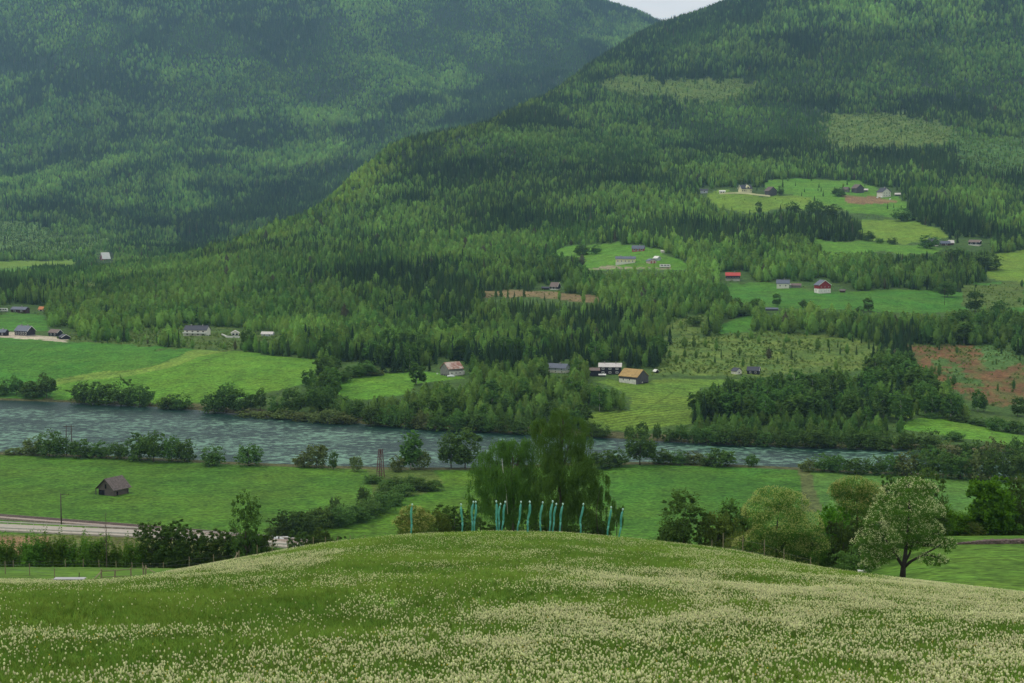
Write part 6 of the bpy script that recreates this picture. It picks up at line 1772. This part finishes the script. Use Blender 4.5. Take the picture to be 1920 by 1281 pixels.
def fl_density(u, v, Y, X):
    P1 = 0.17 + 0.45 * smooth(1200, 1265, v) * smooth(-100, 500, u) 
    P1 = P1 + 0.95 * smooth(1075, 1105, v + (u - 1500) * -.02) * smooth(850, 1250, u) 
    P1 = P1 + 0.95 * smooth(1175, 1235, v + .10 * (u - 700)) * smooth(350, 700, u)
    P1 = P1 + 0.35 * smooth(1120, 1150, v) * smooth(600, 950, u)
    P1 = P1 + 0.30 * smooth(1190, 1215, v) * (1 - smooth(300, 700, u))
    P1 = P1 + 0.6 * np.exp(-((v - (1052 - (u - 430) * .06 + 18)) / 16) ** 2) * (u > 280) * (u < 640)
    P1 = P1 + 0.5 * np.exp(-((v - 1094) / 10) ** 2) * (u < 110)
    P1 = P1 * (1 - .5 * (v < 1035)) + 0.0 * np.exp(-((v - 1003) / 6) ** 2) * (u > 740) * (u < 1200)
    for cu, cv, ru, rv, a in [(1250, 1152, 130, 9, 1.0), (1560, 1180, 90, 16, .55), (700, 1140, 120, 12, .4), (330, 1180, 200, 16, .8), (230, 1130, 260, 22, .75), (1440, 1105, 120, 7, .5),
                              (1750, 1165, 120, 12, .4), (1700, 1082, 260, 9, .8), (1900, 1118, 120, 12, .7), (120, 1160, 160, 20, .6), (1320, 1230, 120, 14, .3), (860, 1090, 200, 16, .3), (600, 1070, 120, 14, .4)]:
        P1 = P1 * (1 - a * np.exp(-(((u - cu) / ru) ** 2 + ((v - cv) / rv) ** 2)))
    nz = fbm(X / 4.5 + 2, Y / 7.0, 4); nz2 = fbm(X / 1.2 + 9, Y / 1.8 + 4, 3)
    nf2 = smooth(.36, .66, nz); nf2 = nf2 + (1 - nf2) * 0.35 * smooth(.6, 1.0, P1)
    return np.clip(P1, 0, 1.08) * (0.12 + 1.6 * nf2) * (0.25 + 1.4 * smooth(.33, .7, nz2)) * 46 * np.where(Y > 105, .8, 1.0)
fX, fY, fZ = meadow_points(fl_density)
# nothing but pasture beyond the crest at far left and right
nf_ = len(fX)
def flower_mesh(name, m, ms, hr, seed):
    r = np.random.default_rng(seed); mb = MB(); mb.ball((0, 0, 1.0), hr, 6, 4)
    me = mb.mesh(name, m)
    me2 = MB(); me2.tube([(0, 0, 0), (.02, 0, .6), (0, 0, .97)], .012, 3, False)
    v = [tuple(p.co) for p in me.vertices] + me2.v; off = len(me.vertices)
    f = [tuple(p.vertices) for p in me.polygons] + [tuple(i + off for i in q) for q in me2.f]
    out = bpy.data.meshes.new(name); out.from_pydata(v, [], f); out.materials.append(m); out.materials.append(ms)
    n0 = len(me.polygons); out.polygons.foreach_set('material_index', np.array([0] * n0 + [1] * len(me2.f), np.int32)); out.update()
    return out
M_CLOCK = leaf_mat('dandelion seed head', lin(236, 234, 184), .3, translu=.35)
M_YEL = mat('yellow petals', lin(214, 178, 40), .8)
M_STEM = mat('flower stem', lin(120, 130, 80), .8)
clock = flower_mesh('seed head form', M_CLOCK, M_STEM, .095, 1); yel = flower_mesh('yellow flower form', M_YEL, M_STEM, .065, 2)
hgt = rng.uniform(.16, .38, nf_)
vr = (rng.random(nf_) < .035).astype(int)
ss = rng.uniform(.5, 1.1, nf_) * np.where(fY > 100, 1.15, 1)
gn_instances('dandelion_flowers', np.stack([fX, fY, fZ], 1), np.stack([ss * .245, ss * .245, np.where(vr == 1, hgt * .8, hgt)], 1), rng.uniform(0, 6.28, nf_), vr, None, [clock, yel], 'pale dandelion seed heads with a few yellow flowers over the meadow')
def tuft(name, seed, m, n_=16):
    r = np.random.default_rng(seed); vs = []; fs = []
    for i in range(n_):
        a = r.uniform(0, 6.28); d = r.uniform(0, .22); x, y = d * math.cos(a), d * math.sin(a); b_ = r.uniform(0, 6.28); l_ = r.uniform(.05, .28); h_ = r.uniform(.5, 1.0); w_ = .012
        px, py = -math.sin(b_) * w_, math.cos(b_) * w_; q = len(vs)
        vs += [(x - px, y - py, -.05), (x + px, y + py, -.05), (x + l_ * .4 * math.cos(b_) + px * .8, y + l_ * .4 * math.sin(b_) + py * .8, h_ * .6), (x + l_ * .4 * math.cos(b_) - px * .8, y + l_ * .4 * math.sin(b_) - py * .8, h_ * .6),
               (x + l_ * math.cos(b_) + px * .1, y + l_ * math.sin(b_) + py * .1, h_), (x + l_ * math.cos(b_) - px * .1, y + l_ * math.sin(b_) - py * .1, h_)]
        fs += [(q, q + 1, q + 2, q + 3), (q + 3, q + 2, q + 4, q + 5)]
    return mesh_np(name, vs, fs, [m])
M_GRASS = leaf_mat('meadow grass', (.07, .12, .03), .35, instancer=True, translu=.3)
gX, gY, gZ = meadow_points(lambda u, v, Y, X: np.where(Y < 70, 11, np.where(Y < 120, 5.5, 2.6)) * (0.5 + 1.0 * smooth(.3, .6, fbm(X / 5 + 8, Y / 7, 3))))
ng_ = len(gX); t_ = (rng.random(ng_) * .6 + .4 * smooth(.3, .7, fbm(gX / 7 + 1, gY / 10, 3)))[:, None]
gt = np.array(lin(86, 120, 44)) * (1 - t_) + np.array(lin(134, 160, 66)) * t_
sc = rng.uniform(.8, 1.3, ng_) * np.where(gY > 70, 1.35, 1.0) * np.where(gY > 120, 1.3, 1)
gn_instances('meadow_grass', np.stack([gX, gY, gZ], 1), np.stack([sc, sc, rng.uniform(.2, .34, ng_)], 1), rng.uniform(0, 6.28, ng_), rng.integers(0, 3, ng_), gt, [tuft(f'grass form {i}', 400 + i, M_GRASS) for i in range(3)], 'long meadow grass')
print('FLOWERS', nf_, 'GRASS', ng_)
